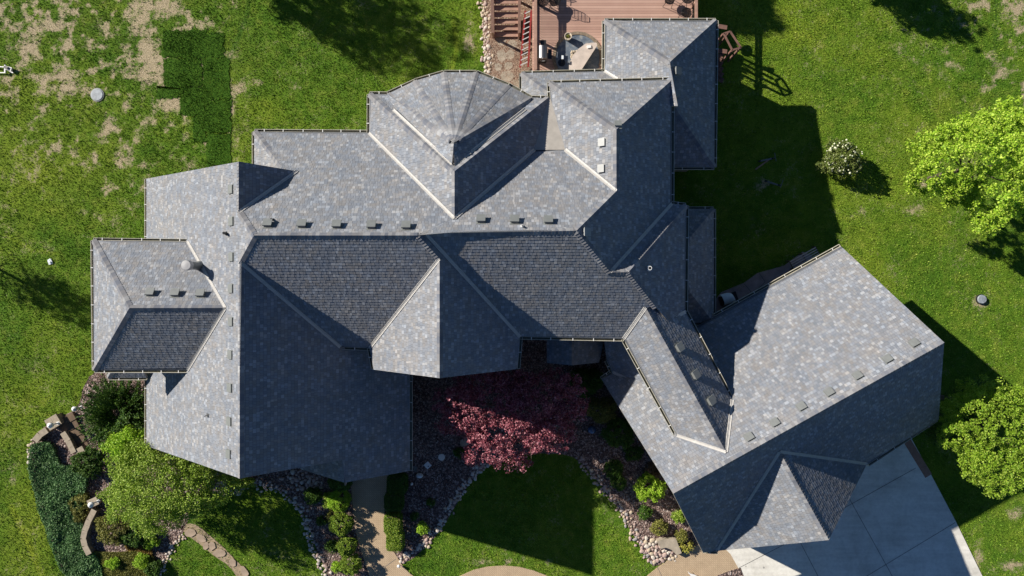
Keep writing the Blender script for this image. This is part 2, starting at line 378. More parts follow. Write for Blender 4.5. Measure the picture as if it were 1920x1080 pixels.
def gutter(par,a,c,d,t0=0,t1=0):
    """open gutter with hanger straps along eave a-c, d = outward direction"""
    a,c=V3(a),V3(c);d=Vector((*DIR[d],0)) if isinstance(d,str) else Vector(d).normalized()
    z=(a.z+c.z)/2-.03;a.z=c.z=z
    l=(c-a).normalized();a=a-l*t0;c=c+l*t1;L_=(c-a).length;b=MB();W=.115
    dz=Vector((0,0,1))
    b.obox(a+d*.01-dz*.10,c-a,d*W,dz*.01,1)
    b.obox(a+d*(W-.005)-dz*.10,c-a,d*.016,dz*.105,0)
    b.obox(a+d*.005-dz*.10,c-a,d*.012,dz*.09,0)
    for e in (a,c-l*.015): b.obox(e-dz*.10+d*.01,l*.015,d*W,dz*.105,0)
    n=max(1,int(L_/.85));
    for i in range(n):
        p=a+l*(L_*(i+.5)/n+random.uniform(-.05,.05)); b.obox(p-dz*.004+d*.005,l*.028,d*(W+.012),dz*.014,2)
    return b.build('gutter',[M['gutter'],M['gutterin'],M['hanger']],par)
def vent(par,u,v,k,s=.36,pale=False):
    hs=.38 if k=='AW' else .6 if k in('KN','GW') else 1.0
    """low square roof louvre lying on the slope"""
    p=onroof(u,v,k);dd,m,c=pl(k);e=Vector((-dd.y,dd.x,0));n=Vector((m*dd.x,m*dd.y,1)).normalized();up=n.cross(e).normalized()
    if up.z<0:up=-up
    b=MB();e2=e
    b.obox(p-e*s*.55-up*s*.55,e*s*1.1,up*s*1.1,n*.012,0)
    b.obox(p-e*s*.38-up*s*.38+n*.01,e*s*.76,up*s*.76,n*.11*hs,0)
    q=[p-e*s*.5-up*s*.5+n*.20*hs,p+e*s*.5-up*s*.5+n*.20*hs,p+e*s*.5+up*s*.42+n*.15*hs,p-e*s*.5+up*s*.42+n*.15*hs]
    lo=[x-n*.04 for x in q]
    b.face(q,0);b.face(lo[::-1],0)
    for i in range(4): b.face([q[i],lo[i],lo[(i+1)%4],q[(i+1)%4]],0)
    return b.build('roof_vent',M['ventw'] if pale else M['ventm'],par)

X=lambda k:VT[k].x
Y=lambda k:VT[k].y
pg_in=(X('pg_s'),Y('a_s')+.4,0)
pk=('W',.85,VT['pg_s'].z-.85*X('pg_s'));PL['PG']=pk
low=VT['pg_s'].z-2.35
A_h=(X('a_se'),Y('a_h1')+.4,0)
rk=(X('pg_s'),Y('a_s'),0)
west=roof(None,[('AW','a_nw a_sw a_s a_2 b_w a_1 a_n'),('ANE','a_n a_1 a_ne'),
      ('ASE',['a_s','a_2','b_s1',A_h,'a_se','pg_s',rk]),
      ('PG',['pg_s',pg_in,(X('pg_s')-2.76,Y('a_s')+.4,0),(X('pg_s')-2.76,Y('pg_s'),0)])],
  caps=[('a_1','a_n','AW','ANE'),('a_s','a_2','AW','ASE'),('a_1','b_w','AW','BN'),('a_2','b_w','AW','BS'),('pg_s',rk,'ASE','PG')],
  flash=[('a_ne','a_1','ANE','BN'),('b_s1','a_2','ASE','BS'),('s_ne','s_re','SN','AW'),('s_se','s_re','SS','AW')],
  gut=[('a_nw','a_sw','W'),('a_se',A_h[:2]+(VT['a_se'].z,),'E')],
  vents=[(434,355,'AW'),(435,415,'AW'),(435,482,'AW'),(434,541,'AW'),(434,603,'AW'),(433,665,'AW'),(432,727,'AW'),(431,790,'AW'),(430,851,'AW')])
roof(None,[('BN',['b_nw','b_n2','f_r2','b_e','b_w','a_1',(X('a_n')+.65,Y('a_n')-.22,0),'b_h']),('BW',['b_nw','b_h',(X('b_h'),4.3,0),(X('b_nw'),4.3,0)]),
      ('BS','b_w b_e c_n b_s2 b_s1 a_2'),('ES','e_w e_e e_se h_w h_k j_t e_s c_v'),('EN','f_r2 f_e g_v e_ne e_e e_w b_e')],
  caps=[('b_w','b_e','BN','BS'),('b_nw','b_h','BN','BW'),('e_w','e_e','EN','ES'),('e_e','e_ne','EN','GE'),('e_e','e_se','ES','GE'),('e_se','h_w','ES','HN')],
  flash=[('b_s2','c_n','BS','CW'),('c_v','e_w','CE','ES'),('f_w','f_r2','FW','BN'),('f_e','f_r2','FE','EN'),('g_v','e_ne','GW','EN')],
  gut=[('b_nw','b_n2','N'),('b_nw',(X('b_nw'),5.2,VT['b_nw'].z),'W'),('b_s1','b_s2','S'),('c_v','e_s','S')],
  vents=[(503,422,'BN'),(567,423,'BN'),(632,424,'BN'),(697,425,'BN'),(762,426,'BN'),(902,414,'EN'),(965,415,'EN'),(1028,416,'EN')])
roof(None,[('CW','c_n c_s c_w b_s2'),('CE','b_e e_w c_v c_e c_s c_n')],
  caps=[('c_n','c_s','CW','CE'),('c_n','b_e','BS','CE')],gut=[('c_w','b_s2','W'),('c_v','c_e','E')])
roof(None,[('GN','g_nw g_ne g_n'),('GE','e_e e_ne g_n g_ne g_e e_se'),('GW','g_n g_nw g_sw g_v e_ne')],
  caps=[('g_n','g_nw','GN','GW'),('g_n','g_ne','GN','GE'),('g_n','e_ne','GW','GE')],
  flash=[('g_e','e_se','GE','HN')],gut=[('g_nw','g_ne','N'),('g_nw','g_sw','W'),('g_ne','g_e','E')],
  vents=[(1130,267,'GW',.34,True),(1129,316,'GW',.34,True),(1158,237,'GN',.3),(1096,435,'GE',.34,True)])
roof('tan membrane cricket between the turret roof and the north gable',[(None,['f_ne','g_sw','g_v','f_e'],1)])
roof(None,[('HN','e_se h_w h_ne g_e'),('HE','h_w h_ne h_se h_v h_k')],
  caps=[('h_w','h_ne','HN','HE'),('h_w','h_k','HE','ES')],gut=[('h_ne','g_e','N'),('h_ne','h_se','E')])
roof(None,[('JW','e_s j_t j_s j_sw'),('JE','j_t h_se j_e j_s')],
  caps=[('j_t','j_s','JW','JE')],flash=[('e_s','j_t','JW','ES'),('h_se',(X('h_se')-.75,Y('h_se')-.3,VT['h_se'].z+.55),'JE','HE'),('j_sw','j_s','JW','KN'),('j_e','j_s','JE','KN')],
  gut=[('e_s','j_sw','SW'),('h_se','j_e','NE')],vents=[(1271,652,'JE',.38),(1301,703,'JE',.38),(1330,752,'JE',.38)])
roof(None,[('FW','f_nw f_w f_r2 f_r'),('FN','f_nw f_r f_ne'),('FE','f_r f_ne f_e f_r2')],
  caps=[('f_nw','f_r','FN','FW'),('f_ne','f_r','FN','FE'),('f_r','f_r2','FW','FE')],
  gut=[('f_nw','f_w','W'),('f_nw','t0','N'),('t5','f_ne','N')])
def pf(*n): return fit([V3(a) for a in n])
TF=[pf(f't{i}',f't{i+1}','t_a') for i in range(5)]
roof('faceted half-round turret roof with fanned hip caps',[(None,[f't{i}',f't{i+1}','t_a']) for i in range(5)]+[(None,['t0','t_wl','t_l','t_a']),(None,['t_a','t_r','t_er','t5'])],
  caps=[(f't{i}','t_a',TF[i-1] if i>0 else pf('t0','t_l','t_a'),TF[i] if i<5 else pf('t_a','t_r','t5'),.14,.011,.28) for i in range(6)]+[('t_a','t_l','TW','TE')],
  flash=[('t_wl','t_l','TW','FN'),('t_er','t_r','TE','FN')],
  gut=[(f't{i}',f't{i+1}',(-(VT[f't{i+1}']-VT[f't{i}']).y,(VT[f't{i+1}']-VT[f't{i}']).x,0)) for i in range(5)])
roof(None,[('SN','s_nw s_r s_re s_ne'),('SW_','s_nw s_sw s_r'),('SS','s_sw s_se s_re s_r')],
  caps=[('s_nw','s_r','SN','SW_'),('s_sw','s_r','SS','SW_'),('s_r','s_re','SN','SS')],
  gut=[('s_nw','s_ne','N'),('s_nw','s_sw','W'),('s_sw','s_se','S')],
  vents=[(283,551,'SN'),(330,552,'SN'),(377,553,'SN')])
garage=roof(None,[('KN','k_w k_n k_e k_r'),('KS','k_r k_e k_se l_e l_n l_w k_s')],
  caps=[('k_r','k_e','KN','KS')],flash=[('l_w','l_n','LW','KS'),('l_e','l_n','LE','KS')],
  gut=[('k_w','k_w1','NW'),('k_n2','k_n','NW'),('k_se','l_e','SE'),('l_w','k_s','SE')],
  vents=[(u,v,'KN',.36) for u,v in ((1714,644),(1664,674),(1608,705),(1555,736),(1503,763),(1453,793),(1405,820))])
roof(None,[('LW','l_n l_s l_w'),('LE','l_n l_s l_e')],caps=[('l_n','l_s','LW','LE')])
roof(None,[('ON','o_nw o_ne o_r'),('OE','o_ne o_se o_h o_r'),('OW',['o_nw','o_r','o_h',(6.3,8.6,0),'p_i','p_ne']),('OS',['o_se','o_h',(6.9,Y('o_se'),0)])],
  caps=[('o_nw','o_r','ON','OW'),('o_ne','o_r','ON','OE'),('o_r','o_h','OE','OW'),('o_se','o_h','OE','OS')],
  flash=[('p_ne','p_i','OW','PN')],
  gut=[('o_nw','o_ne','N'),('o_nw','p_ne','W'),('o_ne','o_se','E'),('o_se',(6.9,Y('o_se'),VT['o_se'].z),'S')],vents=[(1267,134,'OE'),(1265,177,'OE')])
hp=(X('p_nw')+Y('p_nw')-8.9,8.9,zat('PN',(0,8.9)))
roof(None,[('PN',['p_nw','p_ne','p_i',(5.9,8.9,0),hp]),('PW',['p_nw',hp,(X('p_nw'),8.9,0)])],
  caps=[('p_nw',hp,'PN','PW')],gut=[('p_nw','p_ne','N'),('p_nw',(X('p_nw'),8.9,VT['p_nw'].z),'W')])
# low roof on the east side
e0=pix(1338,392,3.25);e1=pix(1338,605,3.25);xw=X('h_ne')-.5;rn=e0.x-xw
m0=Vector((xw,e0.y-rn,3.25+.85*rn));m1=Vector((xw,e1.y+rn,3.25+.85*rn))
PL['MN']=('N',.85,3.25+.85*e0.y);PL['MS']=('S',.85,3.25-.85*e1.y)
roof(None,[('MR',[e0,e1,m1,m0]),('MN',[e0,m0,(xw,e0.y,0)]),('MS',[e1,m1,(xw,e1.y,0)])],
  caps=[(e0,m0,'MR','MN'),(e1,m1,'MR','MS')],gut=[(e0,e1,'E'),(e0,(xw,e0.y,3.25),'N'),(e1,(xw,e1.y,3.25),'S')])
# low wrap roof at the south-west corner
l0=pix(203,708,3.2);l1=pix(275,708,3.2);yw=Y('s_sw')+.5;rn=yw-l0.y
PL['LS']=('S',.85,3.2-.85*l0.y);PL['LX']=('W',.85,3.2-.85*l0.x)
h0=Vector((l0.x+rn,yw,3.2+.85*rn))
roof(None,[('LS',[l0,l1,(l1.x,yw,0),h0]),('LX',[l0,h0,(l0.x,yw,0)])],caps=[(l0,h0,'LS','LX')],gut=[(l0,l1,'S'),(l0,(l0.x,yw,3.2),'W')])
# courtyard porch roofs
zc=3.45;n0=pix(1148,697,zc);n1=pix(1138,676,zc)
dn=Vector((*DIR['SW'],0));PL['TN']=('SW',.85,zc+.85*dn.dot(n0))
roof(None,[('TN',[n1,n0,onroof(1217,731,'TN'),onroof(1252,716,'TN'),onroof(1180,628,'TN'),onroof(1132,628,'TN')])],
  gut=[(n1,n0,'SW')],flash=[(n0,onroof(1217,731,'TN'),'TN','KN')])
r0=pix(1072,685,4.5);r1=Vector((r0.x,Y('c_v')+.4,4.5));rw=1.15
PL['CP']=('W',.85,4.5-.85*r0.x);PL['CQ']=('E',.85,4.5+.85*r0.x)
roof(None,[('CP',[r0,r1,(r0.x-rw,r1.y,0),(r0.x-rw,r0.y,0)]),('CQ',[r0,r1,(r0.x+1.9,r1.y,0),(r0.x+1.5,r0.y,0)])],caps=[(r0,r1,'CP','CQ')])
# chimney flue and small pipes
pb=onroof(374,499,'SN')
b=MB();b.lathe([(.17,-.3),(.17,1.05)],pb,16);b.lathe([(.24,-.12),(.24,.0),(.17,.22)],pb,16)
ch=b.build('flue_pipe',M['ventm'],house)
b=MB();b.lathe([(.15,1.0),(.22,1.02),(.22,1.24),(.20,1.28),(.05,1.29)],pb,20);b.build('flue_cap',M['alu'],ch)
def pipe(u,v,k,r,h,mat):
    p=onroof(u,v,k);b=MB();b.lathe([(r*1.5,-.05),(r*1.4,.04),(r,.08),(r,h)],p,14);b.lathe([(r*.7,h),(r*.7,h+.003)],p,14,1)
    b.build('vent_pipe',[mat,M['black']],house)
pipe(1216,503,'HE',.09,.3,M['white']);pipe(425,438,'AW',.06,.3,M['dark']);pipe(312,697,'AW',.06,.2,M['flash']);pipe(512,412,'BN',.04,.25,M['dark'])
pipe(979,424,'EN',.04,.2,M['hanger'])
# ---- walls: straight runs down to the ground, set in under the eaves
def walls(poly,keys,inset=.45,cap=None):
    P=[V3(a).to_2d() for a in poly];n=len(P)
    ar=sum(P[k].x*P[(k+1)%n].y-P[(k+1)%n].x*P[k].y for k in range(n))
    if ar<0:P.reverse()
    Q=[]
    for i in range(n):
        a,b_,c=P[i-1],P[i],P[(i+1)%n];d1=(b_-a).normalized();d2=(c-b_).normalized()
        n1=Vector((-d1.y,d1.x));n2=Vector((-d2.y,d2.x));s=(n1+n2)
        k=inset/max(.35,(1+n1.dot(n2)))
        Q.append(b_+s*k)
    def top(p):
        z=min(zat(k,p) for k in keys)-.16
        return min(z,cap) if cap else z
    out=[]
    for i in range(n):
        a,b_=Q[i],Q[(i+1)%n];L_=(b_-a).length;k=max(2,int(L_/.35))
        bb=MB();tops=[a.lerp(b_,q/k) for q in range(k+1)]
        nrm=Vector(((b_-a).y,-(b_-a).x)).normalized()
        for q in range(k):
            p,r=tops[q],tops[q+1];pi,ri=p-nrm*.15,r-nrm*.15
            zp,zr=top(p),top(r)
            bb.face([(p.x,p.y,-.1),(r.x,r.y,-.1),(r.x,r.y,zr),(p.x,p.y,zp)])
        wl=bb.build('wall',M['stucco'],house);out.append((wl,a,b_,nrm,L_))
    return out
def window(wall,t,w=1.2,h=1.4,z=1.0,door=False):
    wl,a,b_,nrm,L_=wall;c=a.lerp(b_,t);l=(b_-a).normalized();n3=Vector((nrm.x,nrm.y,0));l3=Vector((l.x,l.y,0))
    o=Vector((c.x,c.y,z))-l3*w/2
    f=MB();q=.08
    f.obox(o,l3*w,n3*.05,Vector((0,0,q)));f.obox(o+Vector((0,0,h-q)),l3*w,n3*.05,Vector((0,0,q)))
    f.obox(o+Vector((0,0,q)),l3*q,n3*.05,Vector((0,0,h-2*q)));f.obox(o+l3*(w-q)+Vector((0,0,q)),l3*q,n3*.05,Vector((0,0,h-2*q)))
    fr=f.build('garage_door' if door else 'window',M['white'],wl)
    g=MB();g.obox(o+Vector((0,0,q))+l3*q+n3*.005,l3*(w-2*q),n3*.02,Vector((0,0,h-2*q)))
    g.build('door_panel' if door else 'pane',M['white'] if door else M['glass'],fr)
def vv(x,y):return (x,y,0)
WA=walls([vv(X('a_nw'),Y('a_nw')),vv(X('a_sw'),Y('a_sw')),vv(X('a_s'),Y('a_s')),vv(X('pg_s'),Y('a_s')),vv(X('a_se'),Y('a_s')-.2),vv(X('a_se'),Y('a_nw'))],['AW','ASE'])
WB=walls([vv(X('b_nw'),Y('b_nw')),vv(X('c_w'),Y('b_nw')),vv(X('c_w'),Y('b_s1')),vv(X('b_nw'),Y('b_s1'))],['BN','BS','BW'])
WC=walls([vv(X('c_w'),Y('c_s')),vv(X('c_e'),Y('c_s')),vv(X('c_e'),0),vv(X('c_w'),0)],['CW','CE'],inset=.5)
WE=walls([vv(X('c_w'),Y('b_n2')),vv(X('g_e'),Y('b_n2')),vv(X('g_e'),Y('c_v')),vv(X('c_w'),Y('c_v'))],['EN','ES','GE'])
WG=walls([vv(X('g_nw'),Y('g_nw')),vv(X('g_ne'),Y('g_nw')),vv(X('g_ne'),2),vv(X('g_nw'),2)],['GN','GE','GW'])
WF=walls([vv(X('f_nw'),Y('f_nw')),vv(X('f_ne'),Y('f_nw')-.1),vv(X('f_ne'),5),vv(X('f_nw'),5)],['FN','FE','FW'])
WT=walls([f't{i}' for i in range(6)]+[vv(X('t5'),6.5),vv(X('t0'),6.5)],['TW','TE'],inset=.4,cap=TE+.1)
WH=walls([vv(3,Y('h_ne')),vv(X('h_ne'),Y('h_ne')),vv(X('h_ne'),Y('h_se')),vv(3,Y('h_se'))],['HN','HE','ES'])
WJ=walls(['e_s','j_t','h_se','j_e','j_s','j_sw'],['JW','JE'],inset=.4)
WK=walls(['k_w','k_n','k_se','k_s'],['KN','KS'])
WL=walls(['l_w','l_s','l_e','l_n'],['LW','LE'],inset=.4)
WO=walls([vv(X('o_nw'),Y('o_ne')),vv(X('o_ne'),Y('o_ne')),vv(X('o_ne'),Y('o_se')),vv(X('o_nw'),Y('o_se'))],['ON','OE','OW','OS'])
WP=walls([vv(X('p_nw'),Y('p_nw')),vv(6,Y('p_nw')),vv(6,7),vv(X('p_nw'),7)],['PN','PW'],inset=.4)
WM=walls([vv(5,e0.y),vv(e0.x,e0.y),vv(e0.x,e1.y),vv(5,e1.y)],['MR','MN','MS'],inset=.4)
WS=walls([vv(X('s_nw'),Y('s_nw')),vv(-12.5,Y('s_nw')),vv(-12.5,Y('s_sw')),vv(X('s_sw'),Y('s_sw'))],['SN','SS','SW_'])
WX=walls([vv(l0.x,l0.y),vv(-14,l0.y),vv(-14,yw+2),vv(l0.x,yw+2)],['LS','LX'],inset=.4)
for wls,ts in ((WA,(.3,.7)),(WF,(.3,.7)),(WG,(.3,.7)),(WO,(.35,.7)),(WK,(.3,.7)),(WS,(.35,.7)),(WC,(.3,.7))):
    for wl in wls:
        if wl[4]>3.5:
            for t in ts: window(wl,t)
for wl in WL:
    if wl[4]>3 and wl[3].y<-.4: window(wl,.5,2.6,2.2,.05,True)
# ---------------------------------------------------------------- ground
rng=np.random.default_rng(7);random.seed(11)
# worn or bare spots of the lawn (photo px: u, v, radius u, radius v, strength)
BARE=[(262,40,45,60,1.0),(285,120,38,42,1.25),(235,78,30,22,.9),(335,48,16,9,.9),(300,10,60,25,.7),(40,95,60,35,.75),(95,140,45,35,.85),(135,165,40,30,.85),
 (185,70,55,45,.6),(150,215,50,35,.55),(205,235,25,22,.6),(320,196,22,12,1.1),(350,232,9,32,1.0),(240,345,18,10,1.0),(222,298,10,16,.8),(386,268,5,16,1.0),(436,205,5,26,.9),(200,180,20,20,.6),
 (1900,30,40,60,.55),(1880,110,50,55,.45),(1725,100,60,60,.25),(1432,335,22,30,.45),(1725,335,18,18,.6),(1720,395,30,14,.4),(1612,395,15,8,.35),(1838,560,20,18,.6),(1900,960,16,20,.5),(1835,1040,10,25,.6),(1900,1060,30,12,.5),
 (478,115,10,8,.6),(475,155,30,8,.5),(790,355,14,10,.3),(560,165,12,7,.5),(600,200,10,6,.45),(880,75,14,55,.45),(450,180,20,30,.5),(20,920,14,60,.35),(35,960,8,40,.45),(0,500,40,14,.35),(105,470,20,8,.4),(1580,480,14,14,.5),(1150,1050,14,10,.5),(950,1052,110,7,.45),(1212,1030,10,30,.35)]
DARKG=[(30,760,110,90,.5),(60,940,60,140,.5),(40,360,70,80,.4),(1500,30,90,50,.4),(1640,520,90,120,.35),(1250,1000,50,80,.3),(480,210,60,30,.3),(1540,95,120,120,-.35),(1640,60,100,90,.25),(1500,40,80,60,.3),(1650,470,90,60,-.2),(1700,600,60,80,.2),(60,1000,60,120,.35),(80,650,100,90,.25),(560,200,120,60,-.2),(700,200,90,60,-.25),(900,980,160,70,-.3),(420,1050,60,30,-.1),(80,320,90,60,.1)]
def patches(u,v,tab):
    m=np.zeros_like(u)
    for a,b_,ru,rv,s in tab: m=np.maximum(m,s*np.exp(-(((u-a)/ru)**2+((v-b_)/rv)**2))) if s>0 else m+s*np.exp(-(((u-a)/ru)**2+((v-b_)/rv)**2))
    return m
TRACKS=[([(470,-20),(462,30),(445,75),(430,110)],5,-.8),([(1868,-20),(1866,60),(1864,120),(1868,180),(1866,240)],4,-.7),([(600,40),(560,90),(530,120)],4,-.4),([(10,440),(60,470),(110,475)],4,.5),([(20,950),(50,1010),(75,1075)],5,.7),([(850,40),(856,90),(848,130)],4,.6),([(50,820),(30,790),(100,740)],4,.3)]
def tracks(u,v):
    o=np.zeros_like(u)
    for P,wd,s in TRACKS:
        for i in range(len(P)-1):
            a=np.array(P[i],float);b_=np.array(P[i+1],float);d=b_-a;L2=(d**2).sum();t_=np.clip(((u-a[0])*d[0]+(v-a[1])*d[1])/L2,0,1)
            r=np.hypot(u-a[0]-t_*d[0],v-a[1]-t_*d[1]);q=s*np.exp(-(r/wd)**2);o=np.where(np.abs(q)>np.abs(o),q,o)
    return o
def fade(t): return t*t*(3-2*t)
PERM=rng.random((64,64))
def vnoise(x,y):
    xi=np.floor(x).astype(int);yi=np.floor(y).astype(int);fx=fade(x-xi);fy=fade(y-yi)
    g=lambda a,b_:PERM[a%64,b_%64]
    return (g(xi,yi)*(1-fx)+g(xi+1,yi)*fx)*(1-fy)+(g(xi,yi+1)*(1-fx)+g(xi+1,yi+1)*fx)*fy
def fbm(x,y,o=4):
    s=0;a=.5
    for k in range(o): s=s+a*vnoise(x*2**k+k*7.3,y*2**k+k*3.1);a*=.5
    return s/(1-.5**o)
def uvof(x,y): return 960+x*FPX/H,540-y*FPX/H
def bareness(x,y):
    """soft likelihood of bare straw; the ragged edges come from the noise"""
    u,v=uvof(x,y);m=patches(u,v,BARE)
    n=fbm(x*.9,y*.9,5);n2=fbm(x*3.1+5,y*3.1,4)
    n3_=fbm(x*6.1+2,y*6.1,3);b_=m*(.12+1.25*n3_)+(n-.5)*1.5*np.clip(m*3,0,1)+(n2-.5)*1.3*np.clip(m*3,0,1)-.06
    reg=np.clip(1-np.abs(u-170)/330,0,1)*np.clip(1.15-v/420,0,1)+.8*np.clip((u-1700)/220,0,1)*np.clip(1.2-v/330,0,1)+.18
    extra=np.clip((n2-.50)*3.6*reg+(n-.47)*2.6*reg,0,.8)
    return np.clip(np.maximum(b_,extra),0,1)
def lawn_mesh():
    xs=np.concatenate([[-160,-90,-50,-36],np.arange(-31,31.01,.13),[36,50,90,160]]);ys=np.concatenate([[-150,-80,-45,-26],np.arange(-19,19.01,.13),[26,45,80,150]])
    Xg,Yg=np.meshgrid(xs,ys);nx,ny=len(xs),len(ys)
    b_=bareness(Xg,Yg);u,v=uvof(Xg,Yg);dk=patches(u,v,DARKG)+tracks(u,v)+1.1*(fbm(Xg*.22+3,Yg*.22,4)-.5)+.5*(fbm(Xg*.8+3,Yg*.8,3)-.5)
    co=np.stack([Xg.ravel(),Yg.ravel(),np.zeros(nx*ny)],1)
    i=np.arange((ny-1)*(nx-1));r=i//(nx-1);c=i%(nx-1);a=r*nx+c
    F_=np.stack([a,a+1,a+nx+1,a+nx],1)
    me=bpy.data.meshes.new('lawn');me.vertices.add(len(co));me.vertices.foreach_set('co',co.ravel())
    me.loops.add(len(F_)*4);me.loops.foreach_set('vertex_index',F_.ravel().astype(np.int32));me.polygons.add(len(F_))
    me.polygons.foreach_set('loop_start',(np.arange(len(F_))*4).astype(np.int32));me.update(calc_edges=True)
    at=me.attributes.new('wear','FLOAT','POINT');at.data.foreach_set('value',b_.ravel())
    at=me.attributes.new('tone','FLOAT','POINT');at.data.foreach_set('value',dk.ravel())
    return me
def lawn_color(t,blades=False):
    p=pos(t)
    n1=noise(t,.28,4,.55,p);n2=noise(t,2.2,4,.6,p);n3=noise(t,19,4,.75,p)
    a=ramp(t,n1,[(.3,(.062,.142,.013)),(.5,(.096,.172,.016)),(.7,(.155,.212,.025))])
    b_=ramp(t,n2,[(.32,(.060,.145,.010)),(.5,(.110,.205,.014)),(.70,(.225,.275,.045))])
    c=mix(t,.5,a,b_)
    n5=noise(t,.75,5,.65,p,.6);c=mix(t,.55,c,ramp(t,n5,[(.30,(.52,.66,.55)),(.5,(.95,1.0,.95)),(.68,(1.45,1.22,1.35))]),'MULTIPLY')
    c=mix(t,.75,c,ramp(t,n3,[(.33,(.30,.36,.30)),(.50,(1.0,1.0,1.0)),(.66,(1.9,1.75,2.1))]),'MULTIPLY')
    if not blades:
        at=N(t,'Attribute',attribute_name='tone').outputs['Fac']
        c=mix(t,math_(t,'MAXIMUM',math_(t,'MULTIPLY',at,1.0),0),c,(.24,.30,.025))
        c=mix(t,math_(t,'MAXIMUM',math_(t,'MULTIPLY',at,-1.0),0),c,(.055,.13,.015))
        w_=N(t,'Attribute',attribute_name='wear').outputs['Fac']
        f=noise(t,7,6,.75,p,.8);
        wf=math_(t,'ADD',math_(t,'MULTIPLY',w_,2.0),math_(t,'MULTIPLY',math_(t,'SUBTRACT',f,.60),4.2))
        n=N(t,'Clamp');L(t,wf,n.inputs[0])
        straw=ramp(t,noise(t,22,4,.7,p),[(.30,(.12,.10,.05)),(.5,(.40,.325,.20)),(.66,(.68,.58,.42))])
        lowm=math_(t,'GREATER_THAN',w_,.04)
        c=mix(t,math_(t,'MULTIPLY',n.outputs[0],lowm),c,straw)
    return c
m,t,b=nodes('lawn_grass');L(t,lawn_color(t),b.inputs['Base Color']);b.inputs['Roughness'].default_value=.9;b.inputs['Specular IOR Level'].default_value=.1
bump(t,b,math_(t,'ADD',noise(t,20,4,.7,pos(t)),math_(t,'MULTIPLY',noise(t,3,3,.6,pos(t)),.9)),1.0,.05);M['lawn']=m
m,t,b=nodes('grass_blades');g=N(t,'NewGeometry').outputs['Random Per Island']
c=mix(t,.8,lawn_color(t,True),ramp(t,g,[(0,(.30,.36,.3)),(.5,(1.0,1.0,.9)),(.85,(1.8,1.6,1.7)),(1,(3.2,2.6,4.5))]),'MULTIPLY')
L(t,c,b.inputs['Base Color']);b.inputs['Roughness'].default_value=.7;b.inputs['Specular IOR Level'].default_value=.1;M['blade']=m
lawn=bpy.data.objects.new('lawn',lawn_mesh());lawn.data.materials.append(M['lawn']);COL.objects.link(lawn);struct(lawn)
def inpoly(x,y,poly):
    c=np.zeros(x.shape,bool);n=len(poly)
    for i in range(n):
        x0,y0=poly[i][:2];x1,y1=poly[(i+1)%n][:2]
        if y0==y1: continue
        c^=((y0>y)!=(y1>y))&(x<(x1-x0)*(y-y0)/(y1-y0)+x0)
    return c
def smooth(poly,k=2,closed=True):
    P=[Vector(p[:2]) for p in poly]
    for _ in range(k):
        Q=[];n=len(P)
        for i in range(n if closed else n-1):
            a,b_=P[i],P[(i+1)%n];Q+=[a.lerp(b_,.25),a.lerp(b_,.75)]
        if not closed: Q=[P[0]]+Q+[P[-1]]
        P=Q
    return P
def G(lst): return [Vector(gp(u,v)) for u,v in lst]
def sheet(name,poly,z,mat,kind='structure',thick=None,parent=None):
    b=MB()
    if thick: b.prism(poly,z-thick,z)
    else: b.face([(p[0],p[1],z) for p in poly])
    o=b.build(name,mat,parent)
    bm_fix(o)
    if parent is None: tag(o,kind=kind)
    return o
def bm_fix(o):
    import bmesh
    bm=bmesh.new();bm.from_mesh(o.data);bmesh.ops.recalc_face_normals(bm,faces=bm.faces);
    bm.normal_update()
    if all(abs(f.normal.z)>.9 for f in bm.faces):
        for f in bm.faces:
            if f.normal.z<0:f.normal_flip()
    bmesh.ops.triangulate(bm,faces=[f for f in bm.faces if len(f.verts)>4]);bm.to_mesh(o.data);bm.free()
# beds
M['gravel']=pebble_mat('reddish_gravel',[(.1,(.065,.038,.034)),(.35,(.15,.095,.080)),(.6,(.25,.17,.145)),(.8,(.36,.27,.235)),(1,(.50,.42,.38))],11,1.0,.05)
M['patiogravel']=pebble_mat('tan_gravel',[(.1,(.12,.075,.05)),(.4,(.30,.20,.14)),(.7,(.44,.32,.24)),(1,(.58,.47,.38))],10,1.0,.04)
BED1=[(700,860),(729,1023),(741,1040),(752,1058),(775,1047),(800,1024),(828,992),(850,955),(874,915),(903,882),(940,862),(990,850),(1050,850),(1080,858),(1110,890),(1145,932),(1172,975),(1196,1018),(1214,1045),(1226,1066),(1262,1043),(1300,1026),(1345,1020),(1500,800),(1300,500),(760,500)]
BED2=[(340,960),(373,935),(410,925),(430,919),(466,909),(502,911),(533,923),(555,942),(572,966),(584,1000),(596,1038),(613,1073),(620,1110),(700,1110),(694,1080),(682,1047),(668,1003),(662,952),(658,900),(640,780),(400,780)]
BED3=[(190,690),(160,712),(148,766),(112,782),(78,804),(56,830),(60,900),(74,950),(94,1010),(125,1085),(140,1110),(290,1110),(299,1080),(308,1055),(322,1027),(342,1003),(347,985),(373,939),(430,900),(420,700)]
bed_polys=[smooth(G(p),1) for p in (BED1,BED2,BED3)]
for i,p in enumerate(bed_polys): sheet('gravel_bed',p,.012+.003*i,M['gravel'])
SIDE=[(904,-120),(906,60),(910,130),(916,200),(1010,260),(1060,260),(1060,-120)]
side_poly=G(SIDE);sheet('gravel_path',side_poly,.012,M['patiogravel'])
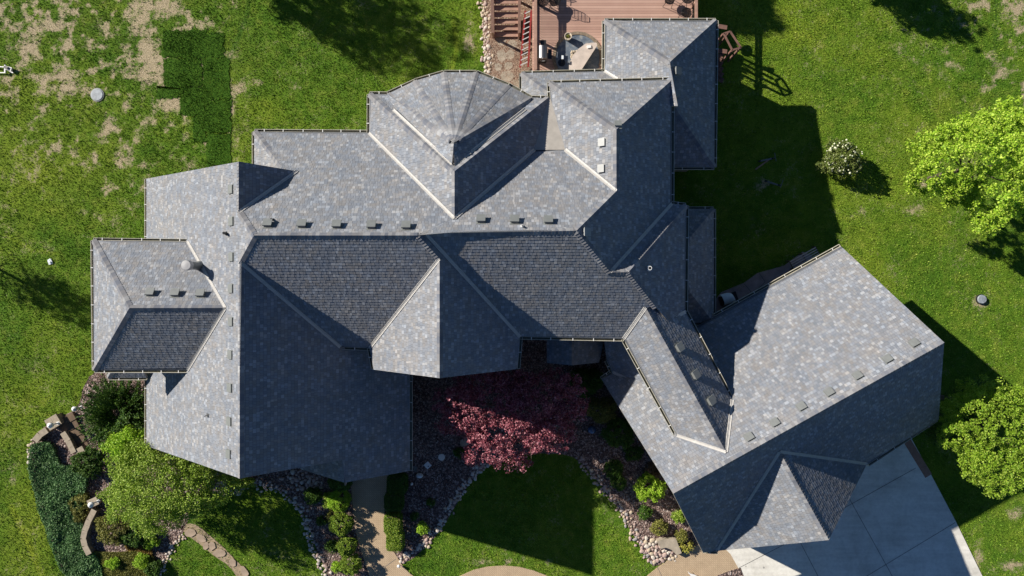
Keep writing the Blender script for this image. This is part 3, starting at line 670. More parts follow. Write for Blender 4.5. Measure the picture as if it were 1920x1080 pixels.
# walkway
m,t,b=nodes('stamped_concrete');p=pos(t);br=N(t,'TexBrick');br.inputs['Scale'].default_value=3.0;br.inputs['Mortar Size'].default_value=.03
mp=N(t,'Mapping');mp.inputs['Rotation'].default_value=(0,0,R(45));L(t,p,mp.inputs[0]);L(t,mp.outputs[0],br.inputs['Vector'])
br.inputs['Color1'].default_value=(.52,.40,.265,1);br.inputs['Color2'].default_value=(.47,.355,.235,1);br.inputs['Mortar'].default_value=(.34,.25,.165,1)
c=mix(t,.6,br.outputs[0],ramp(t,noise(t,1.7,5,.6,p),[(.3,(.78,.76,.72)),(.7,(1.1,1.08,1.05))]),'MULTIPLY');L(t,c,b.inputs['Base Color']);b.inputs['Roughness'].default_value=.85
bump(t,b,br.outputs['Fac'],-.5,.01);M['stamped']=m
WALK=[(656,860),(658,907),(662,952),(668,1003),(682,1047),(700,1100),(730,1150),(850,1200),(1500,1200),(1420,1110),(1372,1040),(1345,990),(1300,1028),(1262,1044),(1226,1068),(1190,1100),(1120,1110),(1060,1098),(1015,1073),(960,1059),(900,1063),(857,1082),(810,1100),(774,1080),(754,1060),(741,1037),(729,1023),(721,974),(721,941),(729,893),(731,850)]
walk_poly=smooth(G(WALK),1);sheet('walkway',walk_poly,.045,M['stamped'],thick=.12)
DRIVE=[(1369,1038),(1415,1120),(1460,1260),(1960,1260),(1846,1090),(1790,975),(1745,890),(1706,818),(1600,780),(1330,1000)]
drive_poly=G(DRIVE);sheet('driveway',drive_poly,.05,M['concrete'],thick=.13)
def strip(name,a,b_,w,z,mat):
    a,b_=Vector(a),Vector(b_);d=(b_-a).normalized();s=Vector((-d.y,d.x))*w/2
    o=sheet(name,[a-s,b_-s,b_+s,a+s],z,mat);return o
for a,c in (((1560,877),(1690,1112)),((1465,950),(1570,1150)),((1530,981),(1716,877)),((1600,1094),(1790,979)),((1385,1064),(1470,1020))):
    strip('concrete_joint',Vector(gp(*a)),Vector(gp(*c)),.028,.0545,M['joint'])
for a,c in (((660,958),(727,957)),((694,1082),(742,1048)),((1243,1085),(1232,1062))):
    strip('concrete_joint',Vector(gp(*a)),Vector(gp(*c)),.022,.0495,M['joint'])
strip('brick_border',Vector(gp(1690,810)),Vector(gp(1740,892)),.42,.055,M['redmat'])
# darker sod strips laid beside the house
m,t,b=nodes('fresh_sod');p=pos(t);c=ramp(t,noise(t,9,5,.7,p),[(.3,(.026,.080,.007)),(.55,(.058,.135,.011)),(.75,(.11,.20,.022))]);L(t,c,b.inputs['Base Color']);b.inputs['Roughness'].default_value=.9;b.inputs['Specular IOR Level'].default_value=.1
bump(t,b,noise(t,18,4,.7,p),1,.06);M['sod']=m
SODR=[(306,57,384,108),(308,109,379,162),(293,163,337,184),(338,163,384,215),(362,216,386,266),(381,62,420,108),(380,110,431,186),(385,188,434,248),(388,250,432,312)]
sod_rects=[];
for a in SODR:
    j=lambda:random.uniform(-1.2,1.2)
    q=G([(a[0]+j(),a[1]+j()),(a[2]+j(),a[1]+j()),(a[2]+j(),a[3]+j()),(a[0]+j(),a[3]+j())]);sod_rects.append(q)
    # ragged outline
    P=[]
    for i in range(4):
        u0,u1=q[i],q[(i+1)%4];n=14
        for k in range(n): P.append(u0.lerp(u1,k/n)+Vector((random.uniform(-.09,.09),random.uniform(-.09,.09))))
    sheet('fresh_sod',P,.02+.001*len(sod_rects),M['sod'],thick=.02)
# grass blades over the lawns
def tri_mesh(name,co,mat,nv=3):
    n=len(co)//nv;me=bpy.data.meshes.new(name);me.vertices.add(len(co));me.vertices.foreach_set('co',co.astype(np.float32).ravel())
    me.loops.add(n*nv);me.loops.foreach_set('vertex_index',np.arange(n*nv,dtype=np.int32));me.polygons.add(n)
    me.polygons.foreach_set('loop_start',(np.arange(n)*nv).astype(np.int32));me.update(calc_edges=True)
    for mm in (mat if isinstance(mat,list) else [mat]): me.materials.append(mm)
    return me
def house_mask(x,y):
    m_=np.zeros(x.shape,bool)
    for keys in (('a_nw','a_se'),('s_nw','s_se'),('b_nw','e_s'),('c_w','g_e'),('f_nw','g_e'),('g_nw','h_se'),('o_nw','o_se')):
        x0,x1=sorted((X(keys[0]),X(keys[1])));y0,y1=sorted((Y(keys[0]),Y(keys[1])))
        m_|=(x>x0+.7)&(x<x1-.7)&(y>y0+.7)&(y<y1-.7)
    m_|=inpoly(x,y,[VT[k] for k in ('k_w','k_n','k_se','k_s')]);return m_
def blades(n,hmin,hmax,w,inside=None,lean=.8):
    x=rng.uniform(-28.5,28.5,n);y=rng.uniform(-16.3,16.3,n)
    if inside is not None:
        k=np.zeros(n,bool)
        for q in inside: k|=inpoly(x,y,q)
    else:
        k=~house_mask(x,y)
        for q in bed_polys+[walk_poly,drive_poly,side_poly]: k&=~inpoly(x,y,q)
        k&=~((x>1.2)&(x<10.2)&(y>9))
        k&=rng.random(n)>bareness(x,y)*1.05
    x,y=x[k],y[k];n=len(x);a=rng.uniform(0,2*np.pi,n);h=rng.uniform(hmin,hmax,n)*(.6+.8*fbm(x*1.5,y*1.5,2))
    dx,dy=np.cos(a)*w,np.sin(a)*w;la=rng.uniform(0,2*np.pi,n);lx,ly=np.cos(la)*h*lean,np.sin(la)*h*lean
    z0=np.full(n,.0)
    co=np.stack([np.stack([x-dx,y-dy,z0],1),np.stack([x+dx,y+dy,z0],1),np.stack([x+lx,y+ly,h],1)],1).reshape(-1,3)
    return co
o=bpy.data.objects.new('grass',tri_mesh('grass',blades(560000,.03,.075,.020),M['blade']));COL.objects.link(o);tag(o,'short green lawn grass growing around the house','grass',kind='stuff')
o=bpy.data.objects.new('sod_grass',tri_mesh('sod_grass',blades(900000,.05,.09,.022,sod_rects),M['sod']));COL.objects.link(o);tag(o,'dense dark green grass of the newly laid sod strips','grass',kind='stuff')
# ---------------------------------------------------------------- foliage
def orient(n,up=.5):
    """random leaf frames"""
    nr=rng.normal(size=(n,3));nr[:,2]=np.abs(nr[:,2])+up;nr/=np.linalg.norm(nr,axis=1)[:,None]
    a=rng.normal(size=(n,3));a-=nr*(a*nr).sum(1)[:,None];a/=np.linalg.norm(a,axis=1)[:,None];b_=np.cross(nr,a);return nr,a,b_
def leaves(P,size,asp=.6,up=.5,dirn=None):
    n=len(P);nr,a,b_=orient(n,up)
    if dirn is not None:
        a=dirn+rng.normal(size=(n,3))*.35;a/=np.linalg.norm(a,axis=1)[:,None];r=rng.normal(size=(n,3));r[:,2]=np.abs(r[:,2])+.4;b_=np.cross(r,a);b_/=np.linalg.norm(b_,axis=1)[:,None]
    s=(size*rng.uniform(.6,1.3,n))[:,None]
    c0=P-a*s*.5;c1=P+b_*s*asp*.5;c2=P+a*s*.5;c3=P-b_*s*asp*.5
    return np.stack([c0,c1,c2,c3],1).reshape(-1,3)
def crown_pts(rx,ry,rz,nc,per,cr,lump=.25,inner=.45,seed=0,hemi=-.35,fill=1.0):
    g=np.random.default_rng(seed)
    d=g.normal(size=(nc*3,3));d/=np.linalg.norm(d,axis=1)[:,None];d=d[d[:,2]>hemi][:nc]
    ph=g.uniform(0,6.28,6);th=np.arctan2(d[:,1],d[:,0])
    rad=1+lump*(.5*np.sin(3*th+ph[0])+.35*np.sin(5*th+ph[1]+2*d[:,2])+.35*np.sin(9*th+ph[2]+3*d[:,2]))
    rr=(inner+(1-inner)*g.random(len(d))**.45)*rad
    C=d*rr[:,None]*np.array([rx,ry,rz])
    e=g.normal(size=(len(d),per,3));e/=np.linalg.norm(e,axis=2)[:,:,None];e*=(g.random((len(d),per,1))**.5)*cr*g.uniform(.6,1.4,(len(d),1,1))
    e[:,:,2]*=.7
    return (C[:,None,:]+e).reshape(-1,3),C,d
def foliage(name,P,size,mat,parent,asp=.6,up=.5,dirn=None):
    o=bpy.data.objects.new(name,tri_mesh(name,leaves(P,size,asp,up,dirn),mat,4));COL.objects.link(o);o.parent=parent;return o
def trunk(parent,h,r,limbs=6,spread=1.5,top=.8,seed=1,bend=.1):
    g=random.Random(seed);b=MB()
    pts=[Vector((0,0,-.05)),Vector((g.uniform(-bend,bend),g.uniform(-bend,bend),h*.5)),Vector((g.uniform(-bend,bend),g.uniform(-bend,bend),h))]
    b.tube(pts,r,9,r1=r*.55)
    for i in range(limbs):
        a=2*math.pi*(i+g.random()*.5)/limbs;z=h*g.uniform(.55,1.0);p=pts[1].lerp(pts[2],(z/h-.5)*2)
        e=Vector((math.cos(a)*spread*g.uniform(.6,1),math.sin(a)*spread*g.uniform(.6,1),z+spread*top*g.uniform(.5,1)))
        mid=p.lerp(e,.5)+Vector((0,0,-.1*spread));b.tube([p,mid,e],r*.42,6,r1=r*.08)
        for q in range(3):
            a2=a+g.uniform(-.9,.9);s=mid.lerp(e,g.random()*.7);b.tube([s,s+Vector((math.cos(a2)*spread*.4,math.sin(a2)*spread*.4,spread*.3*g.random()))],r*.16,5,r1=r*.04)
    return b.build('trunk',M['bark'],parent)
M['l_lime']=leafm('spring_maple_leaves',(.18,.36,.02),(.38,.58,.035),(.62,.76,.12),.3)
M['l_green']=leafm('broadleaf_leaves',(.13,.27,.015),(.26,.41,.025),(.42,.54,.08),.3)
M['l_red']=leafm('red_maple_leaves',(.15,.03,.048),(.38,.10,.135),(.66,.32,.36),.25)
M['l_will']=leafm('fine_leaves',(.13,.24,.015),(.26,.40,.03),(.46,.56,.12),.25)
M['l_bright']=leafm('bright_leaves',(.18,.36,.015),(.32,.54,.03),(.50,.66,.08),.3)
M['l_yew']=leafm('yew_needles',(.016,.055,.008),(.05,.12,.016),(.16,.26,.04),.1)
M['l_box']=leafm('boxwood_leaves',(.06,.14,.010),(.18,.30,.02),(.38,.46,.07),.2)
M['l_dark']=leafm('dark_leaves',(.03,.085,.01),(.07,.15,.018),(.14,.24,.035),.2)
M['l_juni']=leafm('juniper_needles',(.05,.125,.04),(.10,.22,.07),(.21,.36,.13),.1)
M['l_olive']=leafm('olive_leaves',(.11,.12,.025),(.20,.21,.04),(.33,.31,.08),.2)
M['l_brown']=leafm('brown_twigs',(.08,.05,.03),(.17,.11,.06),(.27,.19,.10),.1)
M['l_vib']=leafm('viburnum_leaves',(.07,.11,.02),(.15,.20,.04),(.27,.31,.09),.2)
M['petal']=plain('white_blossom',(.60,.62,.42),.7,var=.08,bs=0)
M['l_orange']=leafm('orange_ground_leaves',(.14,.10,.02),(.26,.18,.04),(.36,.22,.06),.2)
M['l_yell']=leafm('yellow_leaves',(.22,.24,.03),(.38,.37,.06),(.52,.47,.12),.2)
def tree(name,label,cat,u,v,zc,rx,ry,rz,mat,nc,per,cr,leaf,seed,group=None,limbs=7,lump=.22,base=None,tr=.14,inner=.4,up=.5,asp=.65,hemi=-.5):
    c=pix(u,v,zc);bx=c.x if base is None else base[0];by=c.y if base is None else base[1]
    o=thing(name,label,cat,(bx,by,0),group)
    P,C,d=crown_pts(rx,ry,rz,nc,per,cr,lump,inner,seed,hemi);P=P+np.array([c.x-bx,c.y-by,zc]);P=P[P[:,2]>.1]
    foliage('crown',P,leaf,mat,o,asp,up)
    trunk(o,max(.4,zc-rz*.35),tr,limbs,max(rx,ry)*.75,.6,seed)
    return o
# trees to the right
tree('maple_tree','lime green maple, upper of the two large trees at the right edge','tree',1846,308,4.4,3.0,2.7,2.5,M['l_lime'],1150,52,.21,.105,21,lump=.34,inner=.6)
tree('broadleaf_tree','rounded dense green tree beside the driveway, lower of the two at the right edge','tree',1880,812,4.6,2.75,2.55,2.4,M['l_green'],1300,46,.18,.085,22,inner=.6)
tree('young_tree','small dim green tree in the shade of the garage gable','tree',1822,760,2.6,1.3,1.2,1.3,M['l_dark'],180,34,.22,.11,23,lump=.3)
tree('scrub_tree','low shaded leafy bush under the corner of the garage roof','bush',1778,812,1.6,.9,.9,.9,M['l_dark'],110,34,.2,.11,24,lump=.3)
# red maple in the courtyard
tree('red_maple_tree','spreading red leaved maple in the front courtyard','tree',955,775,3.5,3.75,2.5,1.5,M['l_red'],800,46,.22,.10,25,lump=.25,inner=.35,up=.3)
# small tree at the south-west corner
tree('ornamental_tree','wide soft green ornamental tree at the south west corner of the house','tree',308,908,2.6,3.1,2.3,2.0,M['l_will'],1350,38,.26,.085,26,lump=.22,inner=.3,tr=.12)
tree('lime_shrub','bright lime shrub between the dark yew and the ornamental tree','bush',243,838,1.9,.95,1.0,1.2,M['l_bright'],200,42,.2,.10,27,lump=.35,limbs=5,tr=.05)
# trees outside the frame whose shadows fall across the lawn
def offtree(label,u,v,zc,rx,ry,rz,mat,nc,per,cr,leaf,seed,tr,inner=.2):
    """u, v = where the crown's shadow lies on the ground"""
    g=Vector(gp(u,v));s=Vector((1.72,-.89))*zc;c=g-s
    o=thing('shade_tree',label,'tree',(c.x,c.y,0))
    P,C,d=crown_pts(rx,ry,rz,nc,per,cr,.3,inner,seed,-.9);P=P+np.array([0,0,zc])
    foliage('crown',P,leaf,mat,o);trunk(o,zc+rz*.2,tr,9,rx*.8,.7,seed,.05)
offtree('tall open tree beyond the top left edge of the yard',672,42,6.8,2.3,2.3,3.0,M['l_green'],520,34,.34,.15,31,.16)
offtree('tree beyond the top right edge of the yard',1735,28,4.6,1.15,1.2,1.75,M['l_green'],240,36,.26,.15,32,.09)
offtree('slim staked young tree beyond the left edge of the yard',116,568,5.2,1.1,1.1,1.7,M['l_green'],260,22,.26,.11,33,.10)
offtree('dense tree beyond the top edge of the yard above the deck',1382,14,6.6,1.5,1.5,1.5,M['l_green'],380,34,.3,.15,35,.12)
offtree('tree beyond the lower right edge of the yard',1660,1260,3,1.2,1.2,1.2,M['l_green'],40,20,.3,.15,34,.09)
def shrub(name,label,u,v,z,rx,ry,rz,mat,leaf=.07,nc=None,per=30,cr=.12,seed=0,group=None,lump=.12,inner=.6,cat='shrub',up=.5,asp=.65):
    c=pix(u,v,z*1.0);o=thing(name,label,cat,(c.x,c.y,0),group)
    nc=nc or int(95*(rx*ry+rx*rz)/.35)
    P,C,d=crown_pts(rx,ry,rz,nc,per,cr,lump,inner,seed,-.6);P=P+np.array([0,0,z]);P=P[P[:,2]>.03]
    foliage('foliage',P,leaf,mat,o,asp,up)
    b=MB()
    for i in range(5):
        a=i*1.26;b.tube([(0,0,-.03),(math.cos(a)*rx*.25,math.sin(a)*ry*.25,z*.6),(math.cos(a)*rx*.55,math.sin(a)*ry*.55,z)],.025,5,r1=.008)
    b.build('stem',M['bark'],o)
    return o
# boxwoods along the entry walk
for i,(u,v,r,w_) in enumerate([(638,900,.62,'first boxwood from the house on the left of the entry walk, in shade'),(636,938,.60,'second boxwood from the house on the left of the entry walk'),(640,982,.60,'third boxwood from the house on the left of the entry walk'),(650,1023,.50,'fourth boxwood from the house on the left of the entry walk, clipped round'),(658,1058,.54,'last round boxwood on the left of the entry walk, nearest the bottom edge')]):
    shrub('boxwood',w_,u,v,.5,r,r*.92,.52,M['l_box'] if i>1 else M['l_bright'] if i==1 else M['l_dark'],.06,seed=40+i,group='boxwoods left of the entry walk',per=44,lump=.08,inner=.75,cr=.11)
def hedge(u,v,w_,l_,h,label,seed,mat,group,rot=0):
    c=pix(u,v,h*.6);o=thing('clipped_hedge',label,'hedge',(c.x,c.y,0),group);o.rotation_euler=(0,0,rot);n=int(5200*(w_*l_+h*(w_+l_)))
    g=np.random.default_rng(seed);q=g.uniform(-1,1,(n,3));k=np.argmax(np.abs(q)**1,axis=1);s=np.sign(q[np.arange(n),k]);q[np.arange(n),k]=s
    q=q/np.maximum(1,(np.abs(q)**6).sum(1)**(1/6))[:,None];q*=1+.05*g.normal(size=(n,1))
    P=q*np.array([w_/2,l_/2,h/2])+np.array([0,0,h/2]);P=P[P[:,2]>.02]
    foliage('foliage',P,.06,mat,o)
    b=MB();b.tube([(0,0,-.03),(0,0,h*.6)],.03,5);b.build('stem',M['bark'],o)
gh='hedges right of the entry walk'
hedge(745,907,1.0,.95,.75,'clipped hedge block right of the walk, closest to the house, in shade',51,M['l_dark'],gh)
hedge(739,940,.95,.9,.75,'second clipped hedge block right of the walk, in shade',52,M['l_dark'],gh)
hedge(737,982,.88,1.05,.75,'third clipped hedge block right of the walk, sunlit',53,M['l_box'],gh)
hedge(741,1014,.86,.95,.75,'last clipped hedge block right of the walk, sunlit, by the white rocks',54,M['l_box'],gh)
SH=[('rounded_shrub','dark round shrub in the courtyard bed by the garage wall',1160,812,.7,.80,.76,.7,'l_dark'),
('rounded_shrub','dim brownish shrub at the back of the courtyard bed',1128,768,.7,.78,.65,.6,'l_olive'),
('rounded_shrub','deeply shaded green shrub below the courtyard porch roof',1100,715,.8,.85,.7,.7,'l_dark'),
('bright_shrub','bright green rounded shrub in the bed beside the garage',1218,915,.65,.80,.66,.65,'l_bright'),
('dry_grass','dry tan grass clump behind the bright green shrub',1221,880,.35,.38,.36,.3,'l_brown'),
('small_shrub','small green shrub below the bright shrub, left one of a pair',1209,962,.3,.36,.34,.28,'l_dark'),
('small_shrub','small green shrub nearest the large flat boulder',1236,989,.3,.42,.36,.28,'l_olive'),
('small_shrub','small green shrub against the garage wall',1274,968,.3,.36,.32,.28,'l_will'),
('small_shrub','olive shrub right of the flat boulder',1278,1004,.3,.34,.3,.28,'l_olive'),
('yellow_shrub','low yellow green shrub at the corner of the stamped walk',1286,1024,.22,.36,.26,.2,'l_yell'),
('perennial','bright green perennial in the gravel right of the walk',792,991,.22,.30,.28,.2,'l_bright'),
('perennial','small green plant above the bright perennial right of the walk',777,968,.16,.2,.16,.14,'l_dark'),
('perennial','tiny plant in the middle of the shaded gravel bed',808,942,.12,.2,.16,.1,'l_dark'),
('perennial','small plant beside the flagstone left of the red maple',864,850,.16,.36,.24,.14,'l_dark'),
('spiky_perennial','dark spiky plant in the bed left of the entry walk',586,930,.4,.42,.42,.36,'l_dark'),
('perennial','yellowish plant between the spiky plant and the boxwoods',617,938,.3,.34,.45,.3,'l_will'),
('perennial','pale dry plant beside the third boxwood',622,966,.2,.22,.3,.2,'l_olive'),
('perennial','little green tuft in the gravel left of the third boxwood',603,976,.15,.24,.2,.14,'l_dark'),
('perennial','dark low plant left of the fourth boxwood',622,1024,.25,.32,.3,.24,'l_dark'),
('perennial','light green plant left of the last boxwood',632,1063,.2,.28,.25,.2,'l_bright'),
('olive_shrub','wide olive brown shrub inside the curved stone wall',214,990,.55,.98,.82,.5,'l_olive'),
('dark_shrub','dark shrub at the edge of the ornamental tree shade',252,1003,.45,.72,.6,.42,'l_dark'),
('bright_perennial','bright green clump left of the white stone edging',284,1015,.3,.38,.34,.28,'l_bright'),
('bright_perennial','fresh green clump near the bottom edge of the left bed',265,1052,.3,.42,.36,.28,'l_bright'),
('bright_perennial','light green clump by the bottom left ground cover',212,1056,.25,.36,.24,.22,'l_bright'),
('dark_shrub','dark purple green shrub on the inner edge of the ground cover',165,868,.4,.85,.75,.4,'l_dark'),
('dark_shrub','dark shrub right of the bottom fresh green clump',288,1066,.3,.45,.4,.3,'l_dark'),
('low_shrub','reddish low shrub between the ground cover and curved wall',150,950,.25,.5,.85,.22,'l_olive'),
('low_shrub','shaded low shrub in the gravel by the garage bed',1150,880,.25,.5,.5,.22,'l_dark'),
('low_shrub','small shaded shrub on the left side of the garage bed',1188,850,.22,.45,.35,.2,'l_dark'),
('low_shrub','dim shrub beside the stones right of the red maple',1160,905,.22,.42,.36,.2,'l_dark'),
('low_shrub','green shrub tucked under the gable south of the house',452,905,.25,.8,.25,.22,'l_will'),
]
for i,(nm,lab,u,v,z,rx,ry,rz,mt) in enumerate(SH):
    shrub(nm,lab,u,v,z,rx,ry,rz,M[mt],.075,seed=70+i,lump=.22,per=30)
# white flowering viburnum
o=shrub('viburnum','round shrub covered in white blossom on the right lawn','' and 0 or 1577,299,.8,1.0,.92,.8,M['l_vib'],.09,nc=380,per=20,cr=.15,seed=120,lump=.32,inner=.6)
g=np.random.default_rng(5);b=MB()
for i in range(95):
    d=g.normal(size=3);d[2]=abs(d[2])*.8+.15;d/=np.linalg.norm(d);q9=g.uniform(.75,1.15);c=Vector((d[0]*q9*1.0,d[1]*q9*.92,.8+d[2]*q9*.85));r=g.uniform(.03,.07)
    b.lathe([(r*.3,-r*.8),(r*.9,-r*.3),(r,.1*r),(r*.75,r*.6),(r*.2,r*.85)],c,7)
b.build('blossom',M['petal'],o,True)
# dark spreading yew
c=pix(211,778,1.2);yw_=thing('yew','large dark spreading yew at the west end of the house','shrub',(c.x,c.y,0))
g=np.random.default_rng(9);Ps=[];Ds=[]
for i in range(640):
    a=g.uniform(0,6.28);el=g.uniform(-.05,1.2);ln=g.uniform(.5,1.0)
    e=np.array([math.cos(a)*math.cos(el)*2.25,math.sin(a)*math.cos(el)*2.55,.5+math.sin(el)*1.25])*ln;s=e*.45;n=70
    tt=g.random(n)[:,None];pp=s+(e-s)*tt+g.normal(size=(n,3))*.05*np.array([1,1,.6])*(1.6-tt);pp[:,2]+=.25
    Ps.append(pp);dv=(e-s)/np.linalg.norm(e-s);Ds.append(np.repeat(dv[None],n,0))
foliage('foliage',np.concatenate(Ps),.12,M['l_yew'],yw_,.35,.4,np.concatenate(Ds));trunk(yw_,.8,.07,9,1.4,.5,3)
# juniper ground cover (uncountable)
def cover(name,label,poly,n,h,mat,leaf,seed):
    g=np.random.default_rng(seed);P=G(poly);P=smooth(P,1);xs=[p.x for p in P];ys=[p.y for p in P]
    x=g.uniform(min(xs),max(xs),n);y=g.uniform(min(ys),max(ys),n);k=inpoly(x,y,P);x,y=x[k],y[k]
    hh=h*(.35+.9*fbm(x*1.6,y*1.6,3));z=hh*g.random(len(x))**.4
    o=bpy.data.objects.new(name,tri_mesh(name,leaves(np.stack([x,y,z],1),leaf,.45,.3),mat,4));COL.objects.link(o);tag(o,label,'ground cover',kind='stuff');return o
cover('juniper','dense dark green juniper ground cover along the outer edge of the left bed',[(64,832),(95,824),(108,834),(112,858),(122,872),(150,868),(168,868),(172,900),(160,930),(158,975),(165,1010),(190,1045),(200,1090),(128,1090),(98,1010),(80,960),(66,905),(60,865)],90000,.42,M['l_juni'],.10,3)
cover('low_groundcover','low brownish creeping plants at the bottom of the left bed',[(165,1030),(215,1035),(262,1030),(300,1045),(292,1100),(180,1100)],26000,.22,M['l_olive'],.08,4)
cover('orange_groundcover','yellow orange creeping plants beside the bright perennials',[(232,1015),(262,1012),(290,1030),(286,1050),(245,1045)],6000,.15,M['l_orange'],.07,5)
# ---------------------------------------------------------------- stones
def stone_mesh(seed,mat):
    g=random.Random(seed);b=MB();n=9;prof=[(.45,.0),(.95,.18),(1.0,.42),(.82,.72),(.42,.9)]
    b.lathe(prof,(0,0,-.15),n);
    j=[(g.uniform(.82,1.18)) for _ in range(n)]
    b.v=[(x*j[i%n]*(1+g.uniform(-.07,.07)),y*j[i%n],z+g.uniform(-.04,.04)) for i,(x,y,z) in enumerate(b.v)]
    return b.mesh('stone',mat,True)
M['rock1']=plain('white_river_rock',(.55,.49,.42),.75,var=.2,scale=1.5,bs=0);M['rock2']=plain('pink_river_rock',(.42,.31,.27),.8,var=.2,scale=1.5,bs=0)
M['rock3']=plain('grey_river_rock',(.30,.28,.27),.8,var=.25,scale=1.5,bs=0);M['rock4']=plain('tan_river_rock',(.47,.385,.28),.8,var=.2,scale=1.5,bs=0)
SM=[stone_mesh(i,M[f'rock{i%4+1}']) for i in range(12)]
BANDS=[('river stone edging the front lawn right of the entry walk','river stones between the entry walk bed and front lawn',[(748,1050),(768,1040),(798,1016),(826,984),(846,950),(868,912),(895,882),(912,872)],9,105,(0,1,3,0)),
('river stone edging the front lawn beside the garage bed','river stones between the garage bed and front lawn',[(1085,862),(1112,893),(1145,930),(1164,955),(1184,990),(1200,1020),(1212,1042),(1224,1056)],9,105,(1,2,3,1)),
('pale river stone in the cobble pile below the flat boulder','cobbles piled below the flat boulder',[(1215,1020),(1235,1035),(1250,1040),(1268,1028)],19,89,(0,1,3,1)),
('river stone edging the lawn left of the entry walk','river stones along the left lawn',[(372,938),(400,928),(440,918),(480,905),(515,916),(545,934),(568,962),(580,1000),(590,1035),(606,1068),(612,1085)],9,141,(0,2,1,0)),
('grey cobble piled under the south eave','cobbles under the south eave',[(552,895),(575,905),(595,915)],17,70,(2,2,0,2)),
('white river stone edging the bottom left bed','white stones along the bottom left bed',[(343,1003),(325,1024),(314,1045),(304,1068),(298,1085)],7,51,(0,0,2,3)),
('pale river stone on the outer tip of the left bed','pale stones at the outer tip of the left bed',[(62,828),(57,845),(57,868)],5,35,(3,0,3,0)),
('tan river stone bordering the gravel path by the deck stairs','river stones bordering the side path',[(908,-10),(908,20),(912,60),(913,100),(916,135)],9,135,(3,1,3,0)),
('grey stone in the shade of the ornamental tree','stones under the ornamental tree',[(385,925),(410,915),(430,905)],12,35,(2,0,2,2))]
CNT=0
for lab,grp,line,wd,n,kinds in BANDS:
    P=[Vector(p) for p in line];seg=[(P[i+1]-P[i]).length for i in range(len(P)-1)];T=sum(seg);placed=[]
    for i in range(n*3):
        if len(placed)>=n: break
        s=random.random()*T;k=0
        while k<len(seg)-1 and s>seg[k]: s-=seg[k];k+=1
        q=P[k].lerp(P[k+1],min(1,s/seg[k]))+Vector((random.gauss(0,wd*.42),random.gauss(0,wd*.42)));r=random.uniform(.055,.125)*(1.2 if wd>15 else 1)
        w_=Vector(gp(q.x,q.y))
        if any((w_-a).length<(r+rr)*.72 for a,rr in placed): continue
        placed.append((w_,r))
        kk=random.choice(kinds)+4*random.randrange(3)
        o=bpy.data.objects.new('river_stone',SM[kk]);COL.objects.link(o);o.location=(w_.x,w_.y,.02);o.scale=(r*random.uniform(.9,1.3),r*random.uniform(.75,1),r*.8);o.rotation_euler=(0,0,random.random()*6.28)
        if CNT<298: tag(o,lab,'stone',grp);CNT+=1
        else: placed[-1]=placed[-1];o['_x']=1
rest=[o for o in COL.objects if o.get('_x')]
if rest:
    b=MB()
    for o in rest:
        mt=Matrix.LocRotScale(o.location,o.rotation_euler,o.scale);me=o.data;b.raw([mt@v.co for v in me.vertices],[tuple(p.vertices) for p in me.polygons],int(me.materials[0].name!='white_river_rock')+ (1 if 'tan' in me.materials[0].name else 0))
        bpy.data.objects.remove(o)
    o=b.build('river_stones',[M['rock1'],M['rock2'],M['rock4']],smooth=True);tag(o,'many small river stones edging the beds','stones',kind='stuff')
# loose gravel pieces over the beds
def pebbles(polys,n,r0,r1,mats,name,label):
    xs=[p.x for q in polys for p in q];ys=[p.y for q in polys for p in q]
    x=rng.uniform(max(min(xs),-28),min(max(xs),28),n);y=rng.uniform(max(min(ys),-16.5),min(max(ys),16.5),n);k=np.zeros(n,bool)
    for q in polys:k|=inpoly(x,y,q)
    k&=~inpoly(x,y,walk_poly)&~house_mask(x,y);x,y=x[k],y[k];n=len(x);r=rng.uniform(r0,r1,n)
    D=np.array([[1,0,0],[0,1,0],[-1,0,0],[0,-1,0],[0,0,.8]]);a=rng.uniform(0,6.28,n);ca,sa=np.cos(a),np.sin(a)
    V_=D[None]*r[:,None,None]*rng.uniform(.7,1.3,(n,5,1));xx=V_[:,:,0]*ca[:,None]-V_[:,:,1]*sa[:,None]+x[:,None];yy=V_[:,:,0]*sa[:,None]+V_[:,:,1]*ca[:,None]+y[:,None];zz=V_[:,:,2]+.02
    co=np.stack([xx,yy,zz],2);T=co[:,[0,1,4,1,2,4,2,3,4,3,0,4]].reshape(-1,3)
    me=bpy.data.meshes.new(name);me.vertices.add(n*5);me.vertices.foreach_set('co',co.reshape(-1,3).astype(np.float32).ravel())
    f=(np.arange(n)[:,None]*5+np.array([0,1,4,1,2,4,2,3,4,3,0,4])[None]).astype(np.int32).ravel()
    me.loops.add(len(f));me.loops.foreach_set('vertex_index',f);me.polygons.add(len(f)//3);me.polygons.foreach_set('loop_start',(np.arange(len(f)//3)*3).astype(np.int32));me.update(calc_edges=True)
    me.materials.append(mats);o=bpy.data.objects.new(name,me);COL.objects.link(o);tag(o,label,'gravel',kind='stuff')
M['pebr']=island_mat('red_gravel_pieces',[(0,(.07,.04,.036)),(.5,(.20,.13,.11)),(.85,(.33,.24,.21)),(1,(.58,.50,.46))],.9)
M['pebt']=island_mat('tan_gravel_pieces',[(0,(.16,.09,.06)),(.5,(.36,.24,.17)),(.85,(.48,.36,.27)),(1,(.62,.52,.42))],.9)
pebbles(bed_polys,120000,.02,.05,M['pebr'],'red_gravel','reddish gravel covering the planting beds')
pebbles([side_poly],60000,.02,.05,M['pebt'],'tan_gravel','tan gravel on the side path by the deck')
